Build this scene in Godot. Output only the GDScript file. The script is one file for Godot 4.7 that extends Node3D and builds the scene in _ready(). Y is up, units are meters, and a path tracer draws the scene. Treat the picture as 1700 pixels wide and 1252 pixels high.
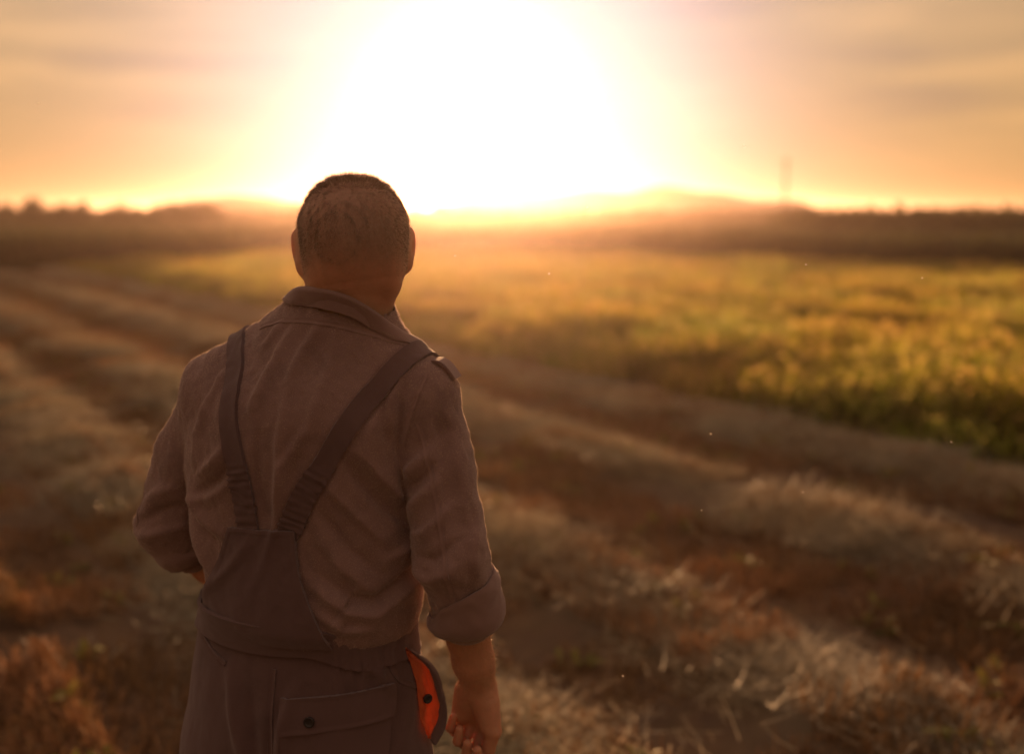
extends Node3D
# A man in overalls stands with his back to us at the edge of a mown field, looking into a low sun.

const EYE := 1.73                       # height of the lens above the field
const SUN_AZIMUTH := -2.0               # degrees, clockwise from straight ahead (-z)
const SUN_HEIGHT := 4.6
const SUN_TINT := Color(1.0, 0.75, 0.52)
const EDGE := Vector2(3.37, -6.74)      # a point on the edge of the uncut grass (x, z)
const ALONG := Vector2(-0.565, -0.825)  # the way the edge and the rows of cut hay run
const ACROSS := Vector2(-0.825, 0.565)  # from the uncut grass towards the mown side

var used_names := {}
var rough := FastNoiseLite.new()
var broad := FastNoiseLite.new()
var streak := FastNoiseLite.new()


func _ready() -> void:
	set_camera()
	set_sky_and_sun()
	for n in [[rough, 1.0, 11], [broad, 1.0, 23], [streak, 1.0, 37]]:
		n[0].noise_type = FastNoiseLite.TYPE_SIMPLEX_SMOOTH
		n[0].frequency = n[1]
		n[0].seed = n[2]
	build_ground()
	build_hills()
	build_far_hedges()
	build_crop()
	build_grass()
	build_mown_strip()
	build_man()
	build_small_things()


func set_camera() -> void:
	var cam := Camera3D.new()
	cam.name = "camera"
	var lens := CameraAttributesPhysical.new()
	lens.frustum_focal_length = 33.55
	lens.frustum_focus_distance = 1.56
	lens.frustum_near = 0.05
	lens.frustum_far = 4000.0
	lens.exposure_aperture = 1.5
	cam.attributes = lens
	cam.fov = 39.37
	cam.near = 0.05
	cam.far = 4000.0
	add_child(cam)
	cam.position = Vector3(0, EYE, 0)
	cam.rotation_degrees = Vector3(-9.06, 0, 0)
	cam.fov = 39.37
	cam.current = true


func set_sky_and_sun() -> void:
	var around := WorldEnvironment.new()
	around.name = "surroundings"
	var e := Environment.new()
	e.background_mode = Environment.BG_SKY
	e.sky = Sky.new()
	var mat := PanoramaSkyMaterial.new()
	mat.panorama = paint_sky()
	e.sky.sky_material = mat
	e.tonemap_mode = Environment.TONE_MAPPER_LINEAR
	e.tonemap_exposure = 2.2
	e.background_energy_multiplier = 0.6
	e.sdfgi_enabled = true
	e.ssao_enabled = true
	e.ssil_enabled = true
	e.volumetric_fog_enabled = true      # dust in the evening air, which throws the light of the low sun forward
	e.volumetric_fog_density = 0.0009
	e.volumetric_fog_albedo = Color(1.0, 0.88, 0.82)
	e.volumetric_fog_anisotropy = 0.86
	e.volumetric_fog_length = 900.0
	around.environment = e
	add_child(around)
	var sun := DirectionalLight3D.new()
	sun.name = "sun"
	sun.light_color = SUN_TINT
	sun.light_energy = 1.6
	sun.light_angular_distance = 0.6
	sun.shadow_enabled = true
	sun.sky_mode = DirectionalLight3D.SKY_MODE_LIGHT_ONLY
	add_child(sun)
	sun.rotation_degrees = Vector3(-SUN_HEIGHT, 180.0 - SUN_AZIMUTH, 0)


func sun_way() -> Vector3:
	var a := deg_to_rad(SUN_AZIMUTH)
	var h := deg_to_rad(SUN_HEIGHT)
	return Vector3(sin(a) * cos(h), sin(h), -cos(a) * cos(h))


# The evening sky: air that warms towards the horizon and the sun, thin bars of cloud all round.
func paint_sky() -> ImageTexture:
	var w := 1024
	var h := 512
	var im := Image.create(w, h, false, Image.FORMAT_RGBF)
	var bars := FastNoiseLite.new()
	bars.noise_type = FastNoiseLite.TYPE_SIMPLEX_SMOOTH
	bars.seed = 5
	bars.frequency = 1.0
	bars.fractal_type = FastNoiseLite.FRACTAL_FBM
	bars.fractal_octaves = 3
	var s := sun_way()
	for j in h:
		var up := (0.5 - (j + 0.5) / h) * PI
		var y := sin(up)
		var c := cos(up)
		if y < -0.02:
			for i in w:
				im.set_pixel(i, j, Color(0.1, 0.065, 0.04))
			continue
		var low := exp(-maxf(y, 0.0) / 0.06)
		var mid := exp(-maxf(y, 0.0) / 0.7)
		for i in w:
			var a := (i + 0.5) / w * TAU
			var d := Vector3(sin(a) * c, y, -cos(a) * c)
			var toward := clampf(d.dot(s), -1.0, 1.0)
			var off := rad_to_deg(acos(toward))
			var near := 0.5 + 0.5 * toward
			var lift := 0.72 + 0.28 * near * near
			var r := (lerpf(0.46, 0.38, mid) + 0.14 * low) * lift
			var g := (lerpf(0.36, 0.215, mid) + 0.05 * low) * lift
			var b := (lerpf(0.34, 0.06, mid) + 0.01 * low) * lift
			var halo := 1.0 / (1.0 + pow(off / 12.5, 4.5))
			var wide := exp(-off / 20.0)
			r += 0.1 * wide + 0.18 * halo
			g += 0.09 * wide + 0.28 * halo
			b += 0.06 * wide + 0.46 * halo
			var core := exp(-off * off / (2.0 * 2.2 * 2.2)) * 6.0
			r += core
			g += core * 0.9
			b += core * 0.76
			var n := bars.get_noise_3d(d.x * 3.2, y * 34.0, d.z * 3.2)
			var veil := smoothstep(0.0, 0.45, n) * smoothstep(0.02, 0.09, y) * (1.0 - halo)
			var dusk := smoothstep(0.05, 0.5, -n) * smoothstep(0.03, 0.1, y) * (1.0 - halo)
			r = r * (1.0 + 0.22 * veil - 0.2 * dusk) + 0.02 * veil
			g = g * (1.0 + 0.2 * veil - 0.17 * dusk)
			b = b * (1.0 + 0.12 * veil - 0.04 * dusk)
			im.set_pixel(i, j, Color(r, g, b))
	return ImageTexture.create_from_image(im)


# ---------------------------------------------------------------- helpers

func numbered(called: String) -> String:
	var n: int = used_names.get(called, -1) + 1
	used_names[called] = n
	return called if n == 0 else "%s_%03d" % [called, n]


func tag(o: Node3D, label := "", category := "", group := "", kind := "") -> Node3D:
	for pair in [["label", label], ["category", category], ["group", group], ["kind", kind]]:
		if pair[1] != "":
			o.set_meta(pair[0], pair[1])
	return o


func obj(called: String, mesh: Mesh, mat: Material, parent: Node = self) -> MeshInstance3D:
	var o := MeshInstance3D.new()
	o.name = numbered(called) if parent == self else called
	o.mesh = mesh
	if mat:
		o.material_override = mat
	parent.add_child(o, true)
	return o


func scatter(called: String, mesh: Mesh, mat: Material, places: Array[Transform3D], tints: PackedColorArray, parent: Node = self) -> MultiMeshInstance3D:
	var mm := MultiMesh.new()
	mm.transform_format = MultiMesh.TRANSFORM_3D
	mm.use_colors = true
	mm.mesh = mesh
	mm.instance_count = places.size()
	for i in places.size():
		mm.set_instance_transform(i, places[i])
		mm.set_instance_color(i, tints[i])
	var o := MultiMeshInstance3D.new()
	o.name = numbered(called) if parent == self else called
	o.multimesh = mm
	o.material_override = mat
	parent.add_child(o, true)
	return o


func matte(c: Color, roughness := 0.9, through := 0.0) -> StandardMaterial3D:
	var m := StandardMaterial3D.new()
	m.albedo_color = c.linear_to_srgb()
	m.roughness = roughness
	m.metallic_specular = 0.35
	if through > 0.0:
		m.backlight_enabled = true
		m.backlight = Color(through, through, through)
	return m


func tinted(roughness := 0.8, through := 0.0) -> StandardMaterial3D:
	var m := matte(Color.WHITE, roughness, through)
	m.albedo_color = Color.WHITE
	m.vertex_color_use_as_albedo = true
	m.cull_mode = BaseMaterial3D.CULL_DISABLED
	return m


# a thin blade or straw from a to b that sags or bends by bend, drawn as a ribbon that narrows
func blade(st: SurfaceTool, a: Vector3, b: Vector3, bend: Vector3, wide: float, tip: float, side: Vector3, parts: int, c0: Color, c1: Color) -> void:
	for k in parts:
		var u := float(k) / parts
		var v := float(k + 1) / parts
		var p := a.lerp(b, u) + bend * u * u
		var q := a.lerp(b, v) + bend * v * v
		var wu := side * lerpf(wide, tip, u) * 0.5
		var wv := side * lerpf(wide, tip, v) * 0.5
		var cu := c0.lerp(c1, u)
		var cv := c0.lerp(c1, v)
		for t in [[p - wu, cu], [p + wu, cu], [q + wv, cv], [p - wu, cu], [q + wv, cv], [q - wv, cv]]:
			st.set_color(t[1])
			st.add_vertex(t[0])


func flat_dist(x: float, z: float) -> float:   # metres from the edge of the uncut grass, positive on the mown side
	return (Vector2(x, z) - EDGE).dot(ACROSS)


func run_dist(x: float, z: float) -> float:
	return (Vector2(x, z) - EDGE).dot(ALONG)


const HAY_ROWS: Array[float] = [0.62, 2.1, 3.72, 5.0]

func hay_depth(s: float, r: float) -> float:   # height of the rows of cut hay
	var h := 0.0
	for k in HAY_ROWS.size():
		var off: float = s - HAY_ROWS[k] - 0.12 * rough.get_noise_2d(r * 0.35, k * 7.3)
		var wide := 0.22 + 0.06 * rough.get_noise_2d(r * 0.5 + 40.0, k * 3.1)
		h += exp(-off * off / (2.0 * wide * wide)) * (0.1 + 0.06 * rough.get_noise_2d(r * 0.9, k * 9.7 + 3.0))
	return maxf(h, 0.0)


func ground_height(x: float, z: float) -> float:
	var d := Vector2(x, z).length()
	var near := 1.0 - smoothstep(30.0, 60.0, d)
	var y := (0.02 * rough.get_noise_2d(x * 0.5, z * 0.5) + 0.018 * rough.get_noise_2d(x * 2.1, z * 2.1 + 9.0)) * near
	var s := flat_dist(x, z)
	if s > -1.0 and s < 14.0 and near > 0.0:
		y += hay_depth(s, run_dist(x, z)) * 0.75 * near
		y += 0.02 * sin(s * TAU / 0.3) * smoothstep(4.6, 6.0, s) * near      # shallow tramlines left by the wheels
	return y


func grid_lines(reach_low: float, reach_high: float, fine_low: float, fine_high: float, step: float, grow: float) -> PackedFloat32Array:
	var a := PackedFloat32Array()
	var x := fine_low
	var d := step
	var low: Array[float] = []
	while x > reach_low:
		d *= grow
		x -= d
		low.append(x)
	low.reverse()
	a.append_array(PackedFloat32Array(low))
	x = fine_low
	while x < fine_high:
		a.append(x)
		x += step
	d = step
	while x < reach_high:
		a.append(x)
		x += d
		d *= grow
	a.append(x)
	return a


func build_ground() -> void:
	var xs := grid_lines(-1500.0, 1500.0, -6.0, 4.5, 0.06, 1.12)
	var zs := grid_lines(-1500.0, 60.0, -11.0, -2.2, 0.06, 1.12)
	var st := SurfaceTool.new()
	st.begin(Mesh.PRIMITIVE_TRIANGLES)
	var soil := Color(0.06, 0.033, 0.02)
	var straw := Color(0.15, 0.085, 0.04)
	var green := Color(0.07, 0.075, 0.02)
	var hay := Color(0.13, 0.1, 0.062)
	for z in zs:
		for x in xs:
			var s := flat_dist(x, z)
			var r := run_dist(x, z)
			var c := soil.lerp(straw, clampf(0.45 + 0.6 * rough.get_noise_2d(s * 5.0, r * 1.2) + 0.4 * rough.get_noise_2d(s * 17.0, r * 9.0), 0.0, 1.0))
			c = c.lerp(hay, clampf(hay_depth(s, r) * 9.0, 0.0, 0.85) if s > -1.0 and s < 14.0 else 0.0)
			if s < 0.0 or s > 14.0:
				c = c.lerp(green, 0.6)
			st.set_color(c)
			st.add_vertex(Vector3(x, ground_height(x, z), z))
	for j in zs.size() - 1:
		for i in xs.size() - 1:
			var a := j * xs.size() + i
			var b := a + xs.size()
			for k in [a, a + 1, b, b, a + 1, b + 1]:
				st.add_index(k)
	st.generate_normals()
	var m := tinted(0.95)
	m.cull_mode = BaseMaterial3D.CULL_BACK
	var o := obj("ground", st.commit(), m)
	tag(o, "", "", "", "structure")


# ---------------------------------------------------------------- far things

func ridge(called: String, points: Array, z: float, depth: float, c: Color, seed_: int) -> void:
	var n := FastNoiseLite.new()
	n.seed = seed_
	n.frequency = 0.02
	n.fractal_octaves = 4
	var st := SurfaceTool.new()
	st.begin(Mesh.PRIMITIVE_TRIANGLES)
	var x0: float = points[0].x
	var x1: float = points[points.size() - 1].x
	var nx := 120
	var nz := 12
	for j in nz + 1:
		var v := float(j) / nz * 2.0 - 1.0
		for i in nx + 1:
			var x := lerpf(x0, x1, float(i) / nx)
			var h := 0.0
			for k in points.size() - 1:
				if x >= points[k].x and x <= points[k + 1].x:
					var u: float = (x - points[k].x) / (points[k + 1].x - points[k].x)
					h = lerpf(points[k].y, points[k + 1].y, u * u * (3.0 - 2.0 * u))
			h *= pow(cos(v * PI / 2.0), 0.8)
			h += (n.get_noise_2d(x * 2.0, v * depth * 2.0) * 0.12) * minf(1.0, h * 0.3)
			st.set_color(c * (1.0 + 0.35 * n.get_noise_2d(x * 2.0 + 90.0, v * depth * 2.0)))
			st.add_vertex(Vector3(x, h - 0.4, z + v * depth))
	for j in nz:
		for i in nx:
			var a := j * (nx + 1) + i
			var b := a + nx + 1
			for k in [a, a + 1, b, b, a + 1, b + 1]:
				st.add_index(k)
	st.generate_normals()
	var m := tinted(1.0)
	tag(obj(called, st.commit(), m), "", "", "", "structure")


func build_hills() -> void:
	var c := Color(0.12, 0.08, 0.1)
	ridge("hills", [Vector2(-15.5, 0.00), Vector2(-11.2, 3.00), Vector2(-4.9, 4.27), Vector2(4.9, 4.56), Vector2(12.6, 5.24), Vector2(17.5, 4.85), Vector2(24.3, 5.82), Vector2(31.1, 4.85), Vector2(38.9, 3.68), Vector2(44.7, 3.49), Vector2(50.0, 0.00)], -170.0, 18.0, c, 3)
	ridge("hills", [Vector2(-56.6, 0.00), Vector2(-51.9, 3.17), Vector2(-48.1, 3.73), Vector2(-42.4, 4.20), Vector2(-38.7, 4.02), Vector2(-33.0, 3.54), Vector2(-27.3, 3.07), Vector2(-18.9, 0.00)], -165.0, 16.0, c, 8)
	# a bare pole far out in the fields
	var pole := Node3D.new()
	pole.name = numbered("utility_pole")
	add_child(pole)
	pole.position = Vector3(20.4, 0, -80.0)
	tag(pole, "thin bare wooden utility pole far away before the right-hand hills", "pole")
	var wood := matte(Color(0.09, 0.07, 0.055))
	var st := SurfaceTool.new()
	st.begin(Mesh.PRIMITIVE_TRIANGLES)
	bar(st, Vector3(0, -0.3, 0), Vector3(0, 5.5, 0), 0.11, 0.08, 9)
	obj("post", st.commit(), wood, pole)
	st = SurfaceTool.new()
	st.begin(Mesh.PRIMITIVE_TRIANGLES)
	bar(st, Vector3(-0.5, 5.2, -0.11), Vector3(0.5, 5.2, -0.11), 0.04, 0.04, 6)
	obj("crossarm", st.commit(), wood, pole)
	var cup := matte(Color(0.3, 0.28, 0.25), 0.3)
	for k in 3:
		st = SurfaceTool.new()
		st.begin(Mesh.PRIMITIVE_TRIANGLES)
		bar(st, Vector3(k * 0.44 - 0.44, 5.23, -0.11), Vector3(k * 0.44 - 0.44, 5.36, -0.11), 0.035, 0.02, 7)
		obj("insulator", st.commit(), cup, pole)


func bar(st: SurfaceTool, a: Vector3, b: Vector3, r: float, r2 := -1.0, sides := 5) -> void:
	var d := (b - a).normalized()
	var u := d.cross(Vector3.UP if absf(d.y) < 0.9 else Vector3.RIGHT).normalized()
	var v := d.cross(u)
	var s := r if r2 < 0.0 else r2
	for k in sides:
		var t := k * TAU / sides
		var t2 := (k + 1) * TAU / sides
		var p := u * cos(t) + v * sin(t)
		var q := u * cos(t2) + v * sin(t2)
		for w in [a + p * r, a + q * r, b + q * s, a + p * r, b + q * s, b + p * s]:
			st.add_vertex(w)
	st.generate_normals()


func leaf(st: SurfaceTool, at: Vector3, way: Vector3, side: Vector3, long: float, wide: float, c: Color) -> void:
	var droop := Vector3.DOWN * long * 0.25
	var m := at + way * long * 0.5 + Vector3.UP * long * 0.04
	var tip := at + way * long + droop
	var l := m - side * wide * 0.5
	var r := m + side * wide * 0.5
	for t in [at, l, m, at, m, r, l, tip, m, m, tip, r]:
		st.set_color(c)
		st.add_vertex(t)


# trees and bushes along the far side: trunk, limbs and a crown of leaf clumps
func build_far_hedges() -> void:
	var rng := RandomNumberGenerator.new()
	rng.seed = 71
	var bark := matte(Color(0.05, 0.035, 0.025))
	var leafy := tinted(0.75, 0.7)
	var spots := [
		[-29.6, -60.1, 2.53, 3.2, "broad dark tree at the far left end of the treeline"],
		[-27.0, -60.5, 2.46, 3.0, "dark tree next to the leftmost tree of the treeline"],
		[-24.5, -59.1, 2.36, 2.8, "low wide bush in the left part of the treeline"],
		[-21.9, -60.1, 2.26, 2.8, "low rounded bush left of the thin pointed tree"],
		[-22.8, -56.4, 2.58, 0.7, "thin pointed tree standing up from the treeline on the left"],
		[-19.4, -59.6, 2.21, 2.8, "low bush right of the thin pointed tree"],
		[-17.1, -58.7, 2.34, 2.3, "rounded tree at the right end of the left treeline"],
		[-16.8, -105.0, 2.43, 4.5, "small bush in the distance just left of the man's head"],
		[-20.6, -106.4, 2.28, 4.2, "low distant bush between the left treeline and the man"],
		[-7.7, -105.0, 2.65, 4.5, "distant bush in the sun's glare right of the man's head"],
		[-12.2, -105.7, 2.73, 4.5, "distant tree behind the man's head"],
	]
	for s in spots:
		tree(rng, s, bark, leafy)


func tree(rng: RandomNumberGenerator, s: Array, bark: Material, leafy: Material) -> void:
	var t := Node3D.new()
	t.name = numbered("tree" if "tree" in s[4].split(" at ")[0] else "bush")
	add_child(t)
	t.position = Vector3(s[0], -0.05, s[1])
	tag(t, s[4], "tree" if t.name.begins_with("tree") else "bush", "trees and bushes along the far edge of the fields")
	var h: float = s[2]
	var w: float = s[3]
	var st := SurfaceTool.new()
	st.begin(Mesh.PRIMITIVE_TRIANGLES)
	bar(st, Vector3.ZERO, Vector3(0.1, h * 0.45, 0), 0.16, 0.1, 7)
	for k in 6:
		var a := rng.randf() * TAU
		bar(st, Vector3(0.05, h * (0.15 + 0.05 * k), 0), Vector3(cos(a) * w * 0.3, h * (0.4 + 0.07 * k), sin(a) * w * 0.3), 0.07, 0.02, 5)
	obj("trunk", st.commit(), bark, t)
	st = SurfaceTool.new()
	st.begin(Mesh.PRIMITIVE_TRIANGLES)
	var clumps: Array[Vector4] = []
	for k in 16:
		var a := rng.randf() * TAU
		var q := sqrt(rng.randf()) * 0.42
		clumps.append(Vector4(cos(a) * w * q, h * rng.randf_range(0.25, 0.95 - q * 0.5), sin(a) * w * q, rng.randf_range(0.12, 0.2) * minf(w, h)))
	for k in 2600:
		var c := clumps[rng.randi() % clumps.size()]
		var d := Vector3(rng.randfn(), rng.randfn() * 0.8, rng.randfn()) * c.w * 0.6
		var p := Vector3(c.x, c.y, c.z) + d
		p.y = clampf(p.y, 0.1, h)
		var way := Vector3(rng.randfn(), rng.randfn() * 0.6, rng.randfn()).normalized()
		var side := way.cross(Vector3(rng.randfn(), rng.randfn(), rng.randfn())).normalized()
		var g := rng.randf_range(0.7, 1.2)
		leaf(st, p, way, side, 0.18, 0.13, Color(0.045 * g, 0.055 * g, 0.018 * g))
	st.generate_normals()
	obj("crown", st.commit(), leafy, t)


# ---------------------------------------------------------------- fields

const CROP_FRONT := [[-60.0, 18.0], [-13.8, 28.5], [-8.8, 30.7], [-8.6, 36.5], [-3.1, 36.4], [3.9, 34.2], [12.2, 25.0], [24.0, 12.0], [40.0, 4.0]]

func crop_front(x: float) -> float:
	for k in CROP_FRONT.size() - 1:
		if x >= CROP_FRONT[k][0] and x <= CROP_FRONT[k + 1][0]:
			return lerpf(CROP_FRONT[k][1], CROP_FRONT[k + 1][1], (x - CROP_FRONT[k][0]) / (CROP_FRONT[k + 1][0] - CROP_FRONT[k][0]))
	return 4.0


# plants of about one metre on a square of ground
func crop_patch(rng: RandomNumberGenerator, plants: int, half: float, leaves: int, long: float) -> ArrayMesh:
	var st := SurfaceTool.new()
	st.begin(Mesh.PRIMITIVE_TRIANGLES)
	for k in plants:
		var foot := Vector3(rng.randf_range(-half, half), 0, rng.randf_range(-half, half))
		var top := foot + Vector3(rng.randf_range(-0.1, 0.1), rng.randf_range(0.72, 1.02), rng.randf_range(-0.1, 0.1))
		blade(st, foot, top, Vector3.ZERO, 0.025, 0.012, Vector3.RIGHT, 1, Color(0.09, 0.09, 0.03), Color(0.09, 0.09, 0.03))
		var tone := rng.randf_range(0.75, 1.2)
		var gold := rng.randf_range(0.9, 1.35)
		for q in leaves:
			var at := foot.lerp(top, rng.randf_range(0.15, 1.0))
			var a := rng.randf() * TAU
			var way := Vector3(cos(a), rng.randf_range(0.1, 0.9), sin(a)).normalized()
			var g := rng.randf_range(0.75, 1.25) * tone
			leaf(st, at, way, way.cross(Vector3.UP).normalized(), long * rng.randf_range(0.7, 1.2), long * 0.5, Color(0.062 * g * gold, 0.075 * g, 0.014))
	st.generate_normals()
	return st.commit()


func in_view(x: float, z: float, room: float) -> bool:
	return z < -2.4 and absf(x) < -z * 0.52 + room


func put(places: Array[Transform3D], tints: PackedColorArray, at: Vector3, turn: float, size: Vector3, c: Color) -> void:
	places.append(Transform3D(Basis(Vector3.UP, turn) * Basis.from_scale(size), at))
	tints.append(c)


func build_crop() -> void:
	var rng := RandomNumberGenerator.new()
	rng.seed = 402
	var leafy := tinted(0.7, 1.0)
	for kind in 3:
		var mesh := crop_patch(rng, 11, 0.6, 14, 0.24)
		var places: Array[Transform3D] = []
		var tints := PackedColorArray()
		for n in 1400:
			var x := rng.randf_range(-34.0, 34.0)
			var deep := 0.5 + (rng.randf() * 3.0 if n < 420 else pow(rng.randf(), 1.4) * 44.0)
			var z := -crop_front(x) - deep
			if z > -14.0 or not in_view(x, z, 3.0):
				continue
			var h := 1.0 + 0.12 * rough.get_noise_2d(x * 0.25, z * 0.25) + rng.randf_range(-0.06, 0.06)
			var wide := 1.0 + deep * 0.025
			var g := rng.randf_range(0.85, 1.15)
			put(places, tints, Vector3(x, -0.02, z), rng.randf() * TAU, Vector3(wide, h, wide), Color(g, g, g))
		tag(scatter("crop_plants", mesh, leafy, places, tints), "waist high leafy green crop across the far field", "crop", "", "stuff")
	# taller maize: a strip along the end of the field and a taller stand on the right
	var maize := crop_patch(rng, 9, 0.6, 16, 0.3)
	var places: Array[Transform3D] = []
	var tints := PackedColorArray()
	for n in 420:
		var x := rng.randf_range(-55.0, 60.0)
		var z := -rng.randf_range(78.0, 84.0)
		var h := 1.5 + 0.2 * rough.get_noise_2d(x * 0.3, z * 0.3) + rng.randf_range(-0.1, 0.1)
		put(places, tints, Vector3(x, 0, z), rng.randf() * TAU, Vector3(1.9, h, 1.9), Color(0.8, 0.72, 0.7))
	tag(scatter("maize_plants", maize, leafy, places, tints), "dark strip of maize along the far end of the field", "maize", "", "stuff")
	places = []
	tints = PackedColorArray()
	for n in 330:
		var x := rng.randf_range(11.0, 30.0)
		var z := -rng.randf_range(43.0, 52.0)
		if rng.randf() > smoothstep(11.0, 15.0, x):
			continue
		var h := 1.6 + 0.26 * rough.get_noise_2d(x * 0.8, z * 0.4) + rng.randf_range(-0.12, 0.14)
		put(places, tints, Vector3(x, 0, z), rng.randf() * TAU, Vector3(1.1, h, 1.1), Color(0.85, 0.8, 0.75))
	tag(scatter("maize_plants", maize, leafy, places, tints), "taller stand of maize on the right against the sky", "maize", "", "stuff")


func grass_patch(rng: RandomNumberGenerator, blades: int, half: float, seeds: float) -> ArrayMesh:   # about one unit tall
	var st := SurfaceTool.new()
	st.begin(Mesh.PRIMITIVE_TRIANGLES)
	for k in blades:
		var foot := Vector3(rng.randf_range(-half, half), -0.08, rng.randf_range(-half, half))
		var b := rng.randf() * TAU
		var lump := rough.get_noise_2d(foot.x * 3.0 + blades, foot.z * 3.0)
		var tall := rng.randf_range(0.55, 0.95) + 0.25 * lump
		var lean := Vector3(cos(b), 0, sin(b)) * tall * rng.randf_range(0.05, 0.34)
		var side := Vector3(-sin(b), 0, cos(b))
		var g := rng.randf_range(0.8, 1.25)
		var c1 := Color(0.23 * g, 0.22 * g, 0.032)
		if rng.randf() < seeds:
			c1 = Color(0.36, 0.29, 0.09) * g
		elif rng.randf() < 0.25:
			c1 = Color(0.13 * g, 0.145 * g, 0.026)
		blade(st, foot, foot + Vector3.UP * tall, lean, 0.018, 0.005, side, 3, c1, c1)
		if rng.randf() < seeds:
			var tip := foot + Vector3.UP * tall + lean
			for m in 3:
				leaf(st, tip - Vector3.UP * 0.03 * m, Vector3(cos(b + m * 1.6), 1.2, sin(b + m * 1.6)).normalized(), side, 0.09, 0.03, Color(0.38, 0.28, 0.11))
		if rng.randf() < 0.4:
			var a := rng.randf() * TAU
			var at := foot + Vector3.UP * tall * 0.6 + lean * 0.36
			leaf(st, at, Vector3(cos(a), 0.7, sin(a)).normalized(), side, 0.18, 0.05, c1)
	st.generate_normals()
	return st.commit()


func build_grass() -> void:
	var rng := RandomNumberGenerator.new()
	rng.seed = 903
	var m := tinted(0.55, 1.5)
	for kind in 4:
		var mesh := grass_patch(rng, 230, 0.32, 0.16)
		var places: Array[Transform3D] = []
		var tints := PackedColorArray()
		var step := 0.42
		for i in 110:
			for j in 100:
				if rng.randi() % 4 != kind:
					continue
				var r := -3.6 + (i + rng.randf()) * step
				var deep := 0.08 + (j + rng.randf() * 0.7) * step
				var p := EDGE + ALONG * r - ACROSS * (deep + 0.18 * rough.get_noise_2d(r * 0.7, 4.0) + 0.22 * rough.get_noise_2d(r * 2.3, 14.0))
				if -p.y > crop_front(p.x) + 0.4 or not in_view(p.x, p.y, 1.2):
					continue
				var far := smoothstep(10.0, 30.0, -p.y)
				if rng.randf() < 0.5 * far:
					continue
				var h := 0.52 + 0.15 * rough.get_noise_2d(p.x * 0.6, p.y * 0.6) + 0.08 * rough.get_noise_2d(p.x * 2.3, p.y * 2.3)
				h *= rng.randf_range(0.85, 1.12) * lerpf(0.75, 1.0, smoothstep(0.2, 0.9, deep))
				var w := 1.0 + 0.5 * far
				var dry := clampf(0.5 + 0.9 * rough.get_noise_2d(p.x * 0.35 + 60.0, p.y * 0.35), 0.0, 1.0)
				var g := rng.randf_range(0.85, 1.15)
				put(places, tints, Vector3(p.x, ground_height(p.x, p.y), p.y), rng.randf() * TAU, Vector3(w, h, w), Color(lerpf(0.85, 1.35, dry) * g, g * 1.05, 0.92 * g))
		tag(scatter("meadow_grass", mesh, m, places, tints), "uncut tall yellow green grass beside the mown strip", "grass", "", "stuff")


func straws(st: SurfaceTool, rng: RandomNumberGenerator, p: Vector3, long: float, flat: float, c: Color, wide := 0.0034) -> void:
	var a := rng.randf() * TAU
	var d := Vector3(cos(a), rng.randfn() * flat, sin(a)) * long
	blade(st, p - d, p + d, Vector3(rng.randfn(), absf(rng.randfn()), rng.randfn()) * 0.025, wide, wide * 0.4, Vector3(-sin(a), 0.5, cos(a)).normalized(), 2, c, c)


func hay_patch(rng: RandomNumberGenerator, count: int, c: Color) -> ArrayMesh:   # 0.7 m of a row, lying along z
	var st := SurfaceTool.new()
	st.begin(Mesh.PRIMITIVE_TRIANGLES)
	for k in count:
		var off := rng.randfn() * 0.18
		var top := 0.045 * exp(-off * off / 0.06)
		var p := Vector3(off, rng.randf() * top + 0.004, rng.randf_range(-0.42, 0.42))
		p.y += 0.03 * maxf(0.0, rough.get_noise_2d(p.x * 7.0 + count, p.z * 7.0))
		straws(st, rng, p, rng.randf_range(0.02, 0.08), 0.25, c * rng.randf_range(0.55, 1.45))
	st.generate_normals()
	return st.commit()


func stubble_patch(rng: RandomNumberGenerator, half: float) -> ArrayMesh:
	var st := SurfaceTool.new()
	st.begin(Mesh.PRIMITIVE_TRIANGLES)
	for row in 5:
		var x0 := (row - 2.0) * half * 0.42
		for k in 26:
			var foot := Vector3(x0 + rng.randfn() * 0.02, -0.01, rng.randf_range(-half, half))
			var many := 3 + rng.randi() % 6
			for q in many:
				var p := foot + Vector3(rng.randfn(), 0, rng.randfn()) * 0.018
				var d := Vector3(rng.randfn() * 0.35, 1.0, rng.randfn() * 0.35) * rng.randf_range(0.03, 0.095)
				var a := rng.randf() * TAU
				var g := rng.randf_range(0.65, 1.35)
				blade(st, p, p + d, Vector3.ZERO, 0.006, 0.004, Vector3(cos(a), 0, sin(a)), 1, Color(0.23, 0.14, 0.07) * g, Color(0.23, 0.14, 0.07) * g)
	for k in 130:
		straws(st, rng, Vector3(rng.randf_range(-half, half), 0.006 + absf(rng.randfn()) * 0.012, rng.randf_range(-half, half)), rng.randf_range(0.02, 0.08), 0.12, Color(0.36, 0.22, 0.11) * rng.randf_range(0.6, 1.3))
	for k in 5:
		if rng.randf() < 0.6:
			var at := Vector3(rng.randf_range(-half, half), 0, rng.randf_range(-half, half))
			for q in 9:
				var a := rng.randf() * TAU
				var way := Vector3(cos(a), rng.randf_range(0.3, 1.6), sin(a)).normalized()
				var g := rng.randf_range(0.8, 1.3)
				leaf(st, at + Vector3(rng.randfn() * 0.02, rng.randf() * 0.05, rng.randfn() * 0.02), way, way.cross(Vector3.UP).normalized(), rng.randf_range(0.04, 0.1), 0.03, Color(0.15 * g, 0.14 * g, 0.025))
	st.generate_normals()
	return st.commit()


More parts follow.
